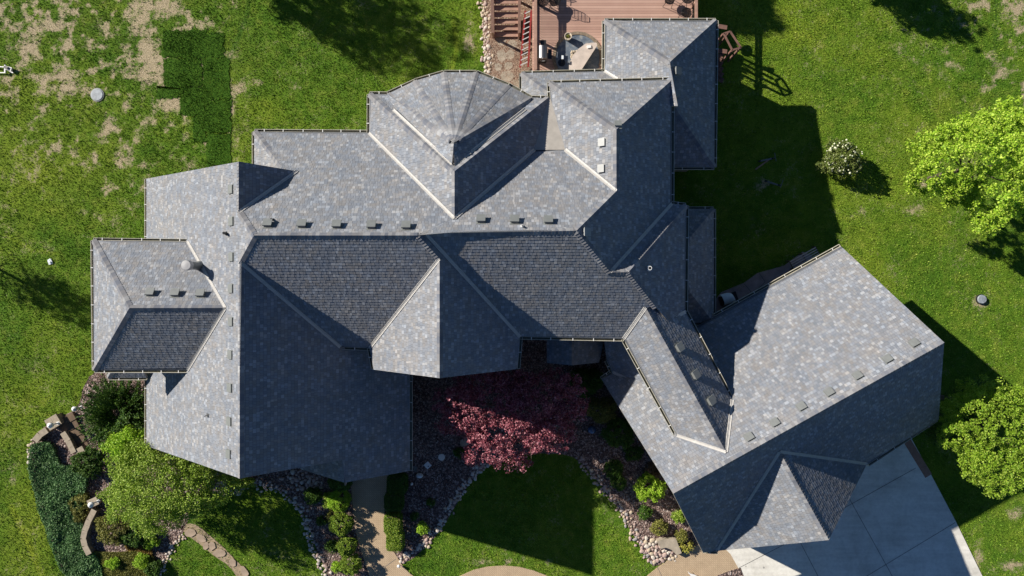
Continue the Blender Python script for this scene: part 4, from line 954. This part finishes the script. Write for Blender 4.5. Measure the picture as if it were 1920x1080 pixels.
def flagstone(name,lab,u,v,ru,rv,mat,h=.05,seed=0,rot=0,group=None,z=.0,cat='stepping stone',pts=None):
    g=random.Random(seed);c=Vector(gp(u,v));P=[];n=9
    if pts: P=[Vector(gp(*q))-c for q in pts]
    else:
        for i in range(n):
            a=2*math.pi*i/n+g.uniform(-.2,.2);r=g.uniform(.85,1.15);x,y=math.cos(a)*ru*r*H/FPX,math.sin(a)*rv*r*H/FPX;P.append(Vector((x*math.cos(rot)-y*math.sin(rot),x*math.sin(rot)+y*math.cos(rot))))
    b=MB();b.prism(P,-.03,h)
    o=b.build(name,mat);bm_fix(o);o.location=(c.x,c.y,z);tag(o,lab,cat,group);return o
gs='stepping stones across the left lawn'
sheet('dirt_path',smooth(G([(338,990),(352,980),(372,985),(392,1003),(420,1026),(434,1042),(455,1062),(470,1090),(450,1090),(430,1060),(405,1045),(380,1024),(350,1002)]),1),.018,plain('dry_path_soil',(.34,.26,.17),.95,var=.3,scale=6,bs=.6))
for i,(u,v,ru,rv,r,l) in enumerate([(358,998,12,8,0,'tan stepping stone at the upper end of the left lawn path'),(378,1009,11,7,-.5,'pinkish stepping stone, second on the left lawn path'),(387,1023,6,7,-.3,'small stepping stone, third on the left lawn path'),(398,1023,7,8,-.3,'small stepping stone, fourth on the left lawn path'),(413,1036,13,8,-.1,'large round stepping stone in the middle of the left lawn path'),(437,1054,6,9,.5,'grey stepping stone, sixth on the left lawn path'),(459,1071,6,11,.6,'narrow stepping stone at the bottom edge of the left lawn path')]):
    flagstone('stepping_stone',l,u,v,ru,rv,M['pinkflag'],.06,200+i,r,gs)
gs='flagstones on the side path'
for i,(u,v,ru,rv,l) in enumerate([(940,75,10,10,'flagstone at the foot of the deck stairs, upper left'),(960,84,10,9,'flagstone right of the upper left one by the deck stairs'),(941,105,9,12,'tall flagstone in the middle left of the side path'),(957,103,8,9,'flagstone beside the ladder on the side path'),(934,126,8,8,'small flagstone at the left of the side path'),(953,124,9,8,'small flagstone at the right of the side path'),(951,143,12,11,'large flagstone next to the turret eave')]):
    flagstone('flagstone',l,u,v,ru,rv,M['flag'],.045,220+i,0,gs)
sheet('stone_landing',G([(960,150),(990,150),(1010,200),(985,200)]),.04,M['stonecap'],thick=.1)
flagstone('flagstone','upper grey flagstone at the left edge of the red maple',873,828,13,8,M['flag'],.06,240,.5,cat='flagstone')
flagstone('flagstone','lower elongated grey flagstone at the left edge of the red maple',884,850,14,8,M['flag'],.06,241,.8,cat='flagstone')
flagstone('flat_boulder','large flat tan boulder above the pale cobble pile',1252,1018,1,1,M['flag'],.38,1,0,cat='boulder',pts=[(1229,1010),(1240,1007),(1265,1006),(1268,1015),(1275,1032),(1266,1036),(1256,1026),(1246,1022),(1236,1024)])
# ---------------------------------------------------------------- small things in the garden
def disc(name,label,cat,u,v,r,h,mat,ring=None):
    p=gp(u,v);o=thing(name,label,cat,(p[0],p[1],0));b=MB();b.lathe([(r,-.02),(r,h*.7),(r*.93,h),(r*.1,h+.004)],(0,0,0),24);b.build('lid',mat,o)
    if ring: b=MB();b.lathe([(r*1.12,-.02),(r*1.12,h*.6),(r*1.01,h*.62)],(0,0,0),24);b.build('rim',ring,o)
    return o
disc('utility_cover','round grey utility cover set in the patchy lawn','utility cover',183,178,.33,.07,plain('mottled_plastic',(.33,.36,.38),.7,var=.3,scale=7,bs=0),M['ventw'])
disc('round_stepping_stone','round grey disc lying on the shaded gravel right of the walk','stepping stone',828,857,.19,.05,M['concrete'])
disc('well_cap','dark round well cap in a worn spot on the right lawn','well cap',1838,561,.24,.18,plain('weathered_cap',(.26,.29,.32),.6,var=.4,scale=9,bs=0),M['dark'])
def slabt(name,label,cat,u,v,w_,l_,h,rot,mat,extra=None):
    p=gp(u,v);o=thing(name,label,cat,(p[0],p[1],0));b=MB();b.box((0,0,h/2),(w_,l_,h),rot);b.box((0,0,h+.01),(w_*.8,l_*.8,.02),rot);b.build('slab',mat,o)
    b=MB();b.box((.04,-.05,h+.03),(w_*.18,l_*.18,.02),rot+.3);b.build('plaque',M['dark'],o);return o
slabt('garden_plaque','pale square plaque turned diagonally on the shaded gravel','plaque',802,872,.31,.31,.06,R(42),M['white'])
slabt('garden_plaque','grey square paver at the end of the gutter','paver',779,879,.2,.28,.05,R(-8),M['ventm'])
def figurine(u,v,label,s=1.0,rot=0):
    p=gp(u,v);o=thing('garden_figurine',label,'figurine',(p[0],p[1],0));o.rotation_euler=(0,0,rot)
    b=MB();b.lathe([(.13,0),(.15,.06),(.12,.14),(.06,.2)],(0,0,0),14,sx=1.3);b.build('body',M['white'],o,True)
    b=MB();b.lathe([(.03,-.08),(.08,-.04),(.09,.02),(.06,.08),(.01,.1)],(.1,.03,.22),12);b.build('head',M['white'],o,True)
    b=MB();b.lathe([(.02,0),(.04,.05),(.01,.1)],(.08,.11,.22),8);b.lathe([(.02,0),(.04,.05),(.01,.1)],(.16,.02,.24),8);b.build('ear',M['white'],o,True)
    o.scale=(s,s,s)
figurine(787,891,'white rabbit figurine on the gravel beside the shaded hedge',1.0)
figurine(772,907,'small white bird figurine near the top hedge block',.5,1)
p=gp(1108,803);o=thing('gazing_ball','blue glazed gazing ball in the shaded courtyard bed','garden ball',(p[0],p[1],0));b=MB();b.lathe([(.13,0),(.1,.08),(.07,.2),(.12,.24)],(0,0,0),16);b.build('stand',M['dark'],o)
b=MB();b.lathe([(.22*math.cos(a),.42+.22*math.sin(a)) for a in [R(x) for x in range(-80,90,16)]],(0,0,0),20);b.build('ball',M['blueg'],o,True)
def solar(u,v,label,h=.25):
    p=gp(u,v);o=thing('path_light',label,'path light',(p[0],p[1],0));b=MB();b.tube([(0,0,-.05),(0,0,h)],.015,6);b.build('stake',M['alu'],o);b=MB();b.lathe([(.05,h-.08),(.07,h),(.09,h+.02),(.06,h+.06),(.01,h+.08)],(0,0,0),12);b.build('head',M['white'],o)
solar(749,1058,'white path light at the edge of the entry walk by the white rocks')
# white swan-neck lamp posts on the stone piers
def lantern(u,v,zb,label,rot,s=1.0,h=.55):
    p=pix(u,v,zb);o=thing('garden_lantern',label,'garden lantern',(p.x,p.y,zb));o.rotation_euler=(0,0,rot)
    b=MB();b.box((0,0,.03),(.16,.16,.06));b.lathe([(.07,.05),(.05,.12)],(0,0,0),10);b.build('base',M['white'],o)
    b=MB();b.tube([(0,0,.1),(0,.02,h*.7),(0,.0,h)],.04,8);b.build('post',M['white'],o)
    b=MB();b.lathe([(.08,h-.05),(.13,h+.02),(.13,h+.16),(.15,h+.18),(.05,h+.27),(.01,h+.29)],(0,0,0),12);b.build('head',M['white'],o)
    b=MB();b.box((0,0,h+.09),(.2,.2,.1),.4);b.build('pane',M['ventm'],o)
    o.scale=(s,s,s)
lantern(110,793,.42,'white lantern on the square stone pier at the top of the left bed',.2)
lantern(185,939,.42,'white lantern on the stone pier of the lower curved wall',.9)
lantern(153,763,.2,'white lantern beside the dark yew above the garden steps',.5,.9)
# stone retaining walls
def stonewall(label,pts,w_,h,caps=True,name='stone_wall'):
    P=[Vector(gp(*q)) for q in pts];c=P[0];o=thing(name,label,'stone wall',(c.x,c.y,0));P=[p-c for p in P]
    b=MB();cb=MB()
    for i in range(len(P)-1):
        d=P[i+1]-P[i];L_=d.length;n=max(1,round(L_/.42));a=math.atan2(d.y,d.x)
        for k in range(n):
            q=P[i].lerp(P[i+1],(k+.5)/n);bl=L_/n
            hh=h+random.uniform(-.006,.006)
            for lv in range(2): b.box((q.x,q.y,hh*(lv+.5)/2-.02),(bl-.02,w_-.04-.01*lv,hh/2-.008),a)
            cb.box((q.x,q.y,hh+.03),(bl-.012,w_+random.uniform(0,.02),.06),a+random.uniform(-.02,.02))
    b.build('block',M['stoneblk'],o);cb.build('cap_stone',M['stonecap'],o)
stonewall('short curved stone wall at the top left of the left bed',[(74,824),(84,812),(97,803)],.34,.35)
stonewall('square stone pier top beside the upper garden steps',[(99,795),(121,782)],.62,.42,name='stone_pier')
stonewall('straight stone wall edging the garden steps',[(126,808),(136,824),(147,846)],.30,.34)
stonewall('short stone wall at the foot of the garden steps',[(150,846),(164,838)],.32,.3)
stonewall('curved stone wall of the lower left bed',[(186,951),(176,970),(168,990),(165,1005),(168,1018),(176,1034)],.30,.38)
stonewall('square stone pier at the top of the curved wall',[(181,930),(187,944)],.56,.42,name='stone_pier')
# garden steps
p=gp(135,795);o=thing('garden_steps','brown timber garden steps between the stone walls and the yew','steps',(p[0],p[1],0))
for i in range(5):
    q0=Vector(gp(128+i*5.5,786+i*13))-Vector(p);b=MB();b.box((q0.x,q0.y,.2-.035*i-.1),(1.0,.42,.2),R(28-i*3));b.build('step',M['brown'],o)
# folding frame at the left edge of the lawn
p=gp(10,131);o=thing('sawhorse','white metal sawhorse frame lying at the left edge of the patchy lawn','sawhorse',(p[0],p[1],0))
b=MB();b.bar((-1.2,.16,.12),(.12,.12,.12),.05,.05);b.bar((-1.2,-.17,.1),(.1,-.19,.1),.045,.045);b.build('leg',M['white'],o)
b=MB();b.bar((.1,.22,.15),(.08,-.22,.13),.07,.06);b.build('crossbar',M['white'],o)
b=MB();b.box((.30,.02,.12),(.34,.2,.14),-.25);b.box((.36,-.12,.1),(.36,.06,.08),-.5);b.build('bracket',M['alu'],o)
b=MB();b.box((.2,.06,.22),(.22,.14,.07),-.3);b.build('clamp',M['dark'],o)
p=gp(95,490);b=MB()
for k in range(3): b.box((random.uniform(-.03,.03),random.uniform(-.05,.05),.03+.03*k),(.22-.05*k,.28-.07*k,.03),.3+.3*k)
o=b.build('paper_scrap',M['shadecloth']);o.location=(p[0],p[1],0);tag(o,'crumpled pale blue scrap lying on the left lawn','litter')
# bird resting on the west roof slope
q=onroof(391,779,'AW');b=MB()
b.lathe([(.01,-.12),(.045,-.06),(.06,.0),(.045,.07),(.02,.12),(.005,.15)],(0,0,0),10);b.v=[(v[2],v[0],v[1]*.8) for v in b.v]
o=b.build('bird',M['black'],None,True);wb=MB();wb.face([(.04,.03,.02),(.0,.24,.05),(-.08,.16,.04),(-.06,.03,.02)]);wb.face([(.04,-.03,.02),(-.06,-.03,.02),(-.08,-.16,.04),(.0,-.24,.05)]);wb.build('wing',M['black'],o)
tb=MB();tb.face([(-.1,.02,.01),(-.22,.05,.01),(-.22,-.05,.01),(-.1,-.02,.01)]);tb.build('tail',M['black'],o)
o.location=q+Vector((-.04,0,.05));o.rotation_euler=(0,R(-38),R(-60));o.scale=(.62,.62,.62);tag(o,'small black bird on the pale west roof slope','bird')
# ---------------------------------------------------------------- deck
ZD=1.6
m,t,b=nodes('deck_boards');p=pos(t);s=N(t,'SeparateXYZ');L(t,p,s.inputs[0]);yy=math_(t,'DIVIDE',s.outputs[1],.14);fr=math_(t,'FRACT',yy);fl=math_(t,'FLOOR',yy)
wn=N(t,'TexWhiteNoise',noise_dimensions='1D');L(t,fl,wn.inputs['W'])
c=ramp(t,math_(t,'ADD',math_(t,'MULTIPLY',wn.outputs[0],.5),math_(t,'MULTIPLY',noise(t,1.4,5,.6,p),.5)),[(.2,(.36,.215,.165)),(.5,(.45,.28,.215)),(.8,(.53,.35,.275))])
c=mix(t,math_(t,'MULTIPLY',math_(t,'LESS_THAN',fr,.09),.7),c,(.05,.025,.02));L(t,c,b.inputs['Base Color']);b.inputs['Roughness'].default_value=.7;M['deck']=m
dx0=pix(998,0,ZD).x;dx1=pix(1300,0,ZD).x;dy0=11.0;dy1=19.0
deck=thing('deck','raised reddish wooden deck behind the house','deck',(0,0,0))
b=MB();b.prism([(dx0,dy0),(dx1,dy0),(dx1,dy1),(dx0,dy1)],ZD-.16,ZD);b.build('deck_floor',M['deck'],deck)
for x_ in (dx0+.1,(dx0+dx1)/2,dx1-.1):
    for y_ in (dy0+.3,15,dy1-.2): b=MB();b.box((x_,y_,.7),(.14,.14,1.44));b.build('post',M['rail'],deck)
def railing(a,c,skip_top=False):
    a,c=Vector(a),Vector(c);b=MB();b.bar(a+Vector((0,0,.93)),c+Vector((0,0,.93)),.15,.045);b.bar(a+Vector((0,0,.80)),c+Vector((0,0,.80)),.05,.09);b.bar(a+Vector((0,0,.1)),c+Vector((0,0,.1)),.05,.07)
    b.build('railing',M['rail'],deck);bb=MB();L_=(c-a).length;n=int(L_/.125)
    for i in range(n):
        q=a.lerp(c,(i+.5)/n);bb.tube([q+Vector((0,0,.1)),q+Vector((0,0,.8))],.014,5,cap=False)
    bb.build('baluster',M['dark'],deck);
    for i in range(int(L_/1.9)+1): pb=MB();q=a.lerp(c,min(1,i*1.9/L_));pb.box((q.x,q.y,ZD+.47),(.10,.10,.94));pb.build('rail_post',M['rail'],deck)
xl=dx0+.14;railing((xl,11.2,ZD),(xl,dy1,ZD));railing((dx1-.1,12.8,ZD),(dx1-.1,dy1,ZD))
# stairs from the deck down to the side path
sx0,sx1=pix(923,0,1.7).x,pix(974,0,1.7).x;st=thing('deck_stairs','reddish wooden stairs descending beside the deck to the gravel path','stairs',((sx0+sx1)/2,14,0));cx_=(sx0+sx1)/2;hw=(sx1-sx0)/2
yb=pix(0,62,.3).y-0.15
for i in range(9):
    z=.17*(i+1);y_=yb+.29*i;b=MB();b.box((0,y_-14+.14,z-.02),(2*hw-.12,.27,.04));b.build('tread',M['rail'],st)
for sd in (-1,1):
    b=MB();b.bar((sd*(hw-.05),yb-14-.1,.1),(sd*(hw-.05),yb-14+2.7,1.66),.05,.26);b.build('stringer',M['rail'],st)
    b=MB();b.bar((sd*hw,yb-14-.1,1.02),(sd*hw,yb-14+2.7,2.55),.15,.045);b.build('handrail',M['rail'],st)
    b=MB();b.bar((sd*hw,yb-14+2.7,2.55),(sd*hw,19-14,2.55),.15,.045);b.build('handrail',M['rail'],st)
    b=MB();b.box((sd*hw,yb-14,.5),(.11,.11,1.06));b.box((sd*hw,yb-14+2.7,1.25),(.11,.11,2.5));b.build('newel_post',M['rail'],st)
# red ladder lying against the deck edge
p0=pix(982,126,.35);p1=pix(990,20,1.5);ld=thing('ladder','red and silver extension ladder leaning along the side of the deck','ladder',(p0.x,p0.y,0))
A=Vector((0,0,.3));B=p1-Vector((p0.x,p0.y,0));sd=Vector((.42,0,.18));sd0=Vector((-.04,0,0))
for k,q in (('a',Vector((-.17,0,0))),('b',Vector((.21,0,.08)))):
    b=MB();b.bar(A+q*1.15,B+q*.8,.10,.06);b.build('side_rail',M['red'],ld)
b=MB()
for i in range(11):
    f=(i+.5)/11;q=A.lerp(B,f);b.bar(q+Vector((-.17,-.03,.04))*(1.15-.3*f),q+Vector((.21,.12,.13))*(1.15-.3*f),.045,.03)
b.build('rung',M['alu'],ld)
# barbecue grill
p=pix(1016,108,ZD);gr=thing('barbecue_grill','stainless steel barbecue grill with a rounded lid at the deck edge','grill',(p.x,p.y,ZD))
b=MB();b.box((0,0,.35),(.42,.6,.68));b.build('cabinet',M['dark'],gr)
b=MB();n=10
pr=[( .25*math.cos(math.pi*i/n), .72+.24*math.sin(math.pi*i/n)) for i in range(n+1)]
for i in range(n):
    a,c=pr[i],pr[i+1];b.face([(a[0],-.32,a[1]),(a[0],.32,a[1]),(c[0],.32,c[1]),(c[0],-.32,c[1])])
b.face([(q[0],-.32,q[1]) for q in pr][::-1]);b.face([(q[0],.32,q[1]) for q in pr]);lid=b.build('lid',M['steel'],gr)
b=MB();b.tube([(-.12,-.40,.80),(-.05,-.44,.78),(.08,-.44,.78),(.14,-.40,.80)],.018,8);b.lathe([(.035,0),(.03,.02)],(-.02,-.34,.93),10);b.build('handle',M['alu'],lid)
b=MB();b.box((.04,.5,.72),(.3,.32,.03));b.box((.38,-.05,.70),(.2,.5,.03));b.build('side_shelf',M['dark'],gr)
b=MB();[b.tube([(x_,y_,0),(x_,y_,.08)],.04,8) for x_ in(-.17,.17) for y_ in(-.25,.25)];b.build('wheel',M['black'],gr)
# half-round stone inlay with planter and pale slab
cI=pix(1083,108,ZD+.02)
m,t,b=nodes('blue_grey_stone');q=pos(t);L(t,ramp(t,noise(t,3.5,6,.7,q),[(.25,(.05,.07,.10)),(.5,(.12,.15,.19)),(.75,(.34,.33,.30))]),b.inputs['Base Color']);b.inputs['Roughness'].default_value=.8;bump(t,b,noise(t,20,4,.7,q),.6,.02);M['bstone']=m
inl=thing('stone_hearth','half round blue grey stone hearth inlaid in the deck','hearth',(cI.x,cI.y,ZD))
P=[Vector((1.22*math.cos(a),1.27*math.sin(a))) for a in [math.pi*k/22 for k in range(-3,23)]]+[Vector((-1.2,-.7)),Vector((.6,-.9))]
b=MB();b.prism(P,0,.03);o=b.build('stone_top',M['bstone'],inl);bm_fix(o)
b=MB()
for k in range(-2,26):
    a=math.pi*k/22;b.box((1.24*math.cos(a),1.28*math.sin(a),.025),(.16,.17,.07+.01*(k%2)),a)
b.build('edging_stone',M['stoneblk'],inl)
pl_=[Vector((p_.x,p_.y)) for p_ in (pix(1118,80,ZD+.4),pix(1112,80,ZD+.4),pix(1098,82,ZD+.4),pix(1084,92,ZD+.4),pix(1073,106,ZD+.4),pix(1067,122,ZD+.4),pix(1067,134,ZD+.4),pix(1087,136,ZD+.4),pix(1120,85,ZD+.4))]
ct=sum(pl_,Vector((0,0)))/len(pl_);tb=thing('curved_bench','pale curved stone bench top beside the hearth','bench',(ct.x,ct.y,ZD));b=MB();b.prism([q-ct for q in pl_],.36,.42);o=b.build('seat',M['slab'],tb);bm_fix(o)
b=MB();b.prism([(q-ct)*.86 for q in pl_],.0,.36);o=b.build('plinth',M['bstone'],tb);bm_fix(o)
b=MB();b.box((.35,.38,.45),(.2,.14,.05),.2);o=b.build('folded_cloth',M['white']);o.location=(ct.x,ct.y,ZD+.0);tag(o,'small white folded cloth lying on the curved bench','cloth')
bb_=MB();n=60
for i in range(n):
    a=random.random()*1.5+2.0;r=random.uniform(.1,.5);bb_.lathe([(.05,0),(.06,.04),(.02,.07)],(random.uniform(-.35,-.05),random.uniform(-.4,.35),.03),6)
bb_.build('loose_stone',M['rock4'],inl)
def pot(u,v,label,r=.17,h=.42):
    p=pix(u,v,ZD);o=thing('planter_pot',label,'planter',(p.x,p.y,ZD));b=MB();b.lathe([(r*.7,0),(r*.95,h*.5),(r*1.05,h*.93),(r*1.15,h),(r*.95,h),(r*.9,h-.06)],(0,0,0),20);b.build('pot',M['pot'],o)
    b=MB();b.lathe([(r*.88,h-.07),(r*.5,h-.055)],(0,0,0),16);b.build('soil',M['soil'],o)
    P,_,_=crown_pts(r*.5,r*.5,.05,14,20,.05,0,.2,3);foliage('seedling',P+np.array([0,0,h-.03]),.05,M['l_olive'],o)
pot(1064,73,'cream planter pot on the half round hearth');pot(1133,83,'cream planter pot half hidden behind the roof gutter',.16,.4)
# pole fire tool / heater stand
p=pix(1053,118,ZD);o=thing('fire_tool_stand','dark iron tool stand with a pale blue grip on the hearth','tool stand',(p.x,p.y,ZD));b=MB();b.lathe([(.2,0),(.2,.03),(.03,.06),(.02,.65)],(0,0,0),14);b.build('stand',M['black'],o);b=MB();b.box((0,.07,.66),(.10,.18,.06));b.build('grip',M['shadecloth'],o)
# black iron patio furniture
def lattice_disc(r,mb,z,cx_=0,cy_=0,n=7,rr=.012):
    mb.tube([(cx_+r*math.cos(a),cy_+r*math.sin(a),z) for a in [2*math.pi*k/24 for k in range(25)]],rr*1.8,6,cap=False)
    for k in range(-n,n+1):
        y_=r*k/(n+.5);w_=math.sqrt(max(0,r*r-y_*y_))
        q=R(45)
        for q in (R(45),R(-45)):
            a=Vector((-w_,y_,0));c=Vector((w_,y_,0));rt=Matrix.Rotation(q,3,'Z');a=rt@a;c=rt@c
            mb.bar((cx_+a.x,cy_+a.y,z),(cx_+c.x,cy_+c.y,z),rr*1.5,rr)
def iron_chair(u,v,label,rot,group):
    p=pix(u,v,ZD);o=thing('patio_chair',label,'chair',(p.x,p.y,ZD),group);o.rotation_euler=(0,0,rot)
    b=MB();lattice_disc(.24,b,.45);b.build('seat',M['black'],o)
    b=MB();b.tube([(-.24,.18,.45),(-.23,.27,.8),(-.12,.31,.95),(.12,.31,.95),(.23,.27,.8),(.24,.18,.45)],.015,6)
    for k in range(-3,4): b.tube([(k*.06,.22,.46),(k*.06,.29,.9)],.008,5)
    for k in range(4): b.tube([(-.22,.24+.015*k,.52+.1*k),(.22,.24+.015*k,.52+.1*k)],.008,5)
    b.build('backrest',M['black'],o)
    for sx in(-1,1):
        b=MB();b.tube([(sx*.25,.22,.66),(sx*.27,0,.66),(sx*.25,-.2,.64)],.014,6);b.build('armrest',M['black'],o)
        for sy in (-1,1): b=MB();b.tube([(sx*.2,sy*.18,.45),(sx*.24,sy*.23,0)],.014,6);b.build('leg',M['black'],o)
def iron_table(u,v,label,r=.42):
    p=pix(u,v,ZD);o=thing('patio_table',label,'table',(p.x,p.y,ZD));b=MB();lattice_disc(r,b,.7,n=9);b.build('table_top',M['black'],o)
    for k in range(4): a=k*math.pi/2+.4;b=MB();b.tube([(.05*math.cos(a),.05*math.sin(a),.7),(.12*math.cos(a),.12*math.sin(a),.3),(.3*math.cos(a),.3*math.sin(a),0)],.016,6);b.build('leg',M['black'],o)
iron_table(1016,10,'round black lattice patio table beside the left deck rail',.34)
iron_chair(1038,9,'black iron patio chair at the left patio table',R(-90),'black iron patio chairs')
iron_chair(1022,-14,'black iron patio chair above the left patio table',R(10),'black iron patio chairs')
iron_table(1283,6,'round black patio table in the upper right corner of the deck',.3)
iron_chair(1252,6,'black iron patio chair left of the upper right patio table',R(80),'black iron patio chairs')
iron_chair(1283,30,'black iron patio chair partly under the roof edge at the deck corner',R(150),'black iron patio chairs')
# lower deck landing with handrails east of the roof
ld=thing('side_landing','timber landing with handrails east of the house roof, shade put into its wood colour','landing',(10.6,12.6,0))
b=MB();b.box((-.5,.2,1.0),(1.5,1.6,.12));b.build('landing_floor',M['shaded_wood'],ld)
b=MB();q=[pix(u,v,2.1)-Vector((10.6,12.6,0)) for u,v in ((1357,63),(1369,59),(1389,89),(1373,94))]
for i in range(4): b.bar(q[i],q[(i+1)%4],.09,.05)
b.build('handrail',M['shaded_wood'],ld);b=MB();b.bar(pix(1340,48,1.9)-Vector((10.6,12.6,0)),pix(1363,52,1.9)-Vector((10.6,12.6,0)),.22,.05);b.build('beam',M['shaded_wood'],ld);b=MB();b.bar(pix(1340,94,1.6)-Vector((10.6,12.6,0)),pix(1363,97,1.6)-Vector((10.6,12.6,0)),.22,.05)
b.build('beam',M['shaded_wood'],ld);b=MB();b.bar(pix(1347,106,1.5)-Vector((10.6,12.6,0)),pix(1356,99,1.5)-Vector((10.6,12.6,0)),.2,.06)
b.build('beam',M['shaded_wood'],ld)
for k in q+[Vector((-1.1,.9,2)),Vector((-1.1,-.5,2))]: b=MB();b.box((k.x,k.y,1.0),(.10,.10,2.05));b.build('post',M['shaded_wood'],ld)
for i in range(5): b=MB();b.box((.25+.14*i*.5,-.1-.24*i,.85-.17*i),(.95,.27,.05),R(-28));b.build('step',M['shaded_wood'],ld)
# ---------------------------------------------------------------- terrace behind the garage
ter=sheet('patio',G([(1330,640),(1330,575),(1352,548),(1395,530),(1420,512),(1442,506),(1470,498),(1505,472),(1520,478),(1535,500),(1420,640)]),.03,M['paver'],thick=.06)
for k,(a,c) in enumerate([((1395,532),(1412,552)),((1423,512),(1434,528)),((1486,480),(1495,494)),((1412,552),(1434,528)),((1380,572),(1480,510)),((1405,590),(1500,520))]): strip('patio_joint',Vector(gp(*a)),Vector(gp(*c)),.03,.036,M['joint'])
def pavers(label,pts):
    pass
p=gp(1501,482);bn=thing('slatted_bench','weathered slatted bench on the shaded terrace under the garage eave','bench',(p[0],p[1],0));bn.rotation_euler=(0,0,RG)
for k in range(4): b=MB();b.box((0,.13-.13*k,.44),(1.6,.055,.035));b.build('slat',M['slab'],bn)
for x_ in(-.8,0,.8): b=MB();b.box((x_,-.06,.4),(.06,.56,.05));b.box((x_,.18,.2),(.06,.06,.4));b.box((x_,-.3,.2),(.06,.06,.4));b.build('leg',M['brown'],bn)
# pale curved hood
p=pix(1370,556,.5);hd=thing('barrel_cover','pale curved barrel cover on the dark terrace beside the low roof','cover',(p.x,p.y,0));hd.rotation_euler=(0,0,R(20))
b=MB();n=10;m_=9
def hp_(i,j):
    t_=i/m_;a=math.pi*j/n;ang=-.25-t_*.95;cx2=.62*math.sin(t_*2.0)-.45;cy2=-.28*t_**2
    r=.30*(1-.25*t_**4);return (cx2+0*r, cy2+.0+r*math.cos(a)*1.05-.05, .25+r*math.sin(a)*1.1)
g_=[[hp_(i,j) for j in range(n+1)] for i in range(m_+1)]
for i in range(m_):
    for j in range(n): b.face([g_[i][j],g_[i+1][j],g_[i+1][j+1],g_[i][j+1]])
b.face(g_[m_]);o=b.build('hood',M['shadecloth'],hd,True);
b=MB();b.box((-.05,-.1,.12),(.95,.5,.24));b.build('base',M['dark'],hd)
# dim toys on the shaded lawn
def scooter(u,v,label,rot):
    p=gp(u,v);o=thing('toy_scooter',label,'toy',(p[0],p[1],0));o.rotation_euler=(0,0,rot)
    b=MB();b.bar((-.35,0,.06),(.35,0,.06),.08,.03);b.build('deck_board',M['ventm'],o)
    for x_ in(-.38,.38): b=MB();b.tube([(x_,-.03,.07),(x_,.03,.07)],.08,12);b.build('wheel',M['dark'],o)
    b=MB();b.tube([(.38,0,.08),(.34,.02,.5)],.02,6);b.tube([(.33,-.22,.5),(.34,.22,.5)],.02,6);b.build('handlebar',M['ventm'],o)
scooter(1436,300,'small pale toy scooter on the deeply shaded lawn, upper one',.2);scooter(1448,344,'small dark toy scooter on the deeply shaded lawn, lower one',-.3)
b=MB();b.bar((0,0,.03),(.85,.62,.03),.07,.05);o=b.build('timber_plank',M['rail']);pq=gp(1416,318);o.location=(pq[0],pq[1],0);tag(o,'short reddish plank lying between the two toy scooters','plank')
# white sandwich-board style object at the bottom edge
p=gp(1296,1078);o=thing('lawn_flag','white sign with a dark letter lying on the walk at the bottom edge','sign',(p[0],p[1],.05))
b=MB();b.prism([(-.28,.33),(-.12,.18),(.12,.12),(.3,.02),(.36,-.2),(.0,-.2),(-.1,.06)],.18,.21);q_=b.build('panel',M['white'],o);bm_fix(q_)
b=MB();b.box((.14,-.02,.216),(.12,.02,.01),-.1);b.box((.14,-.08,.216),(.02,.12,.01),-.1);b.build('letter',M['dark'],o)
b=MB();b.tube([(-.2,.2,.2),(-.1,.1,-.03)],.02,6);b.tube([(.28,-.1,.2),(.3,-.15,-.03)],.02,6);b.build('leg',M['alu'],o)
# planting strip of bark at the bottom right of the walk
sheet('bark_strip',G([(1343,1086),(1345,1078),(1372,1068),(1388,1064),(1396,1086)]),.062,M['gravel'],thick=.03)
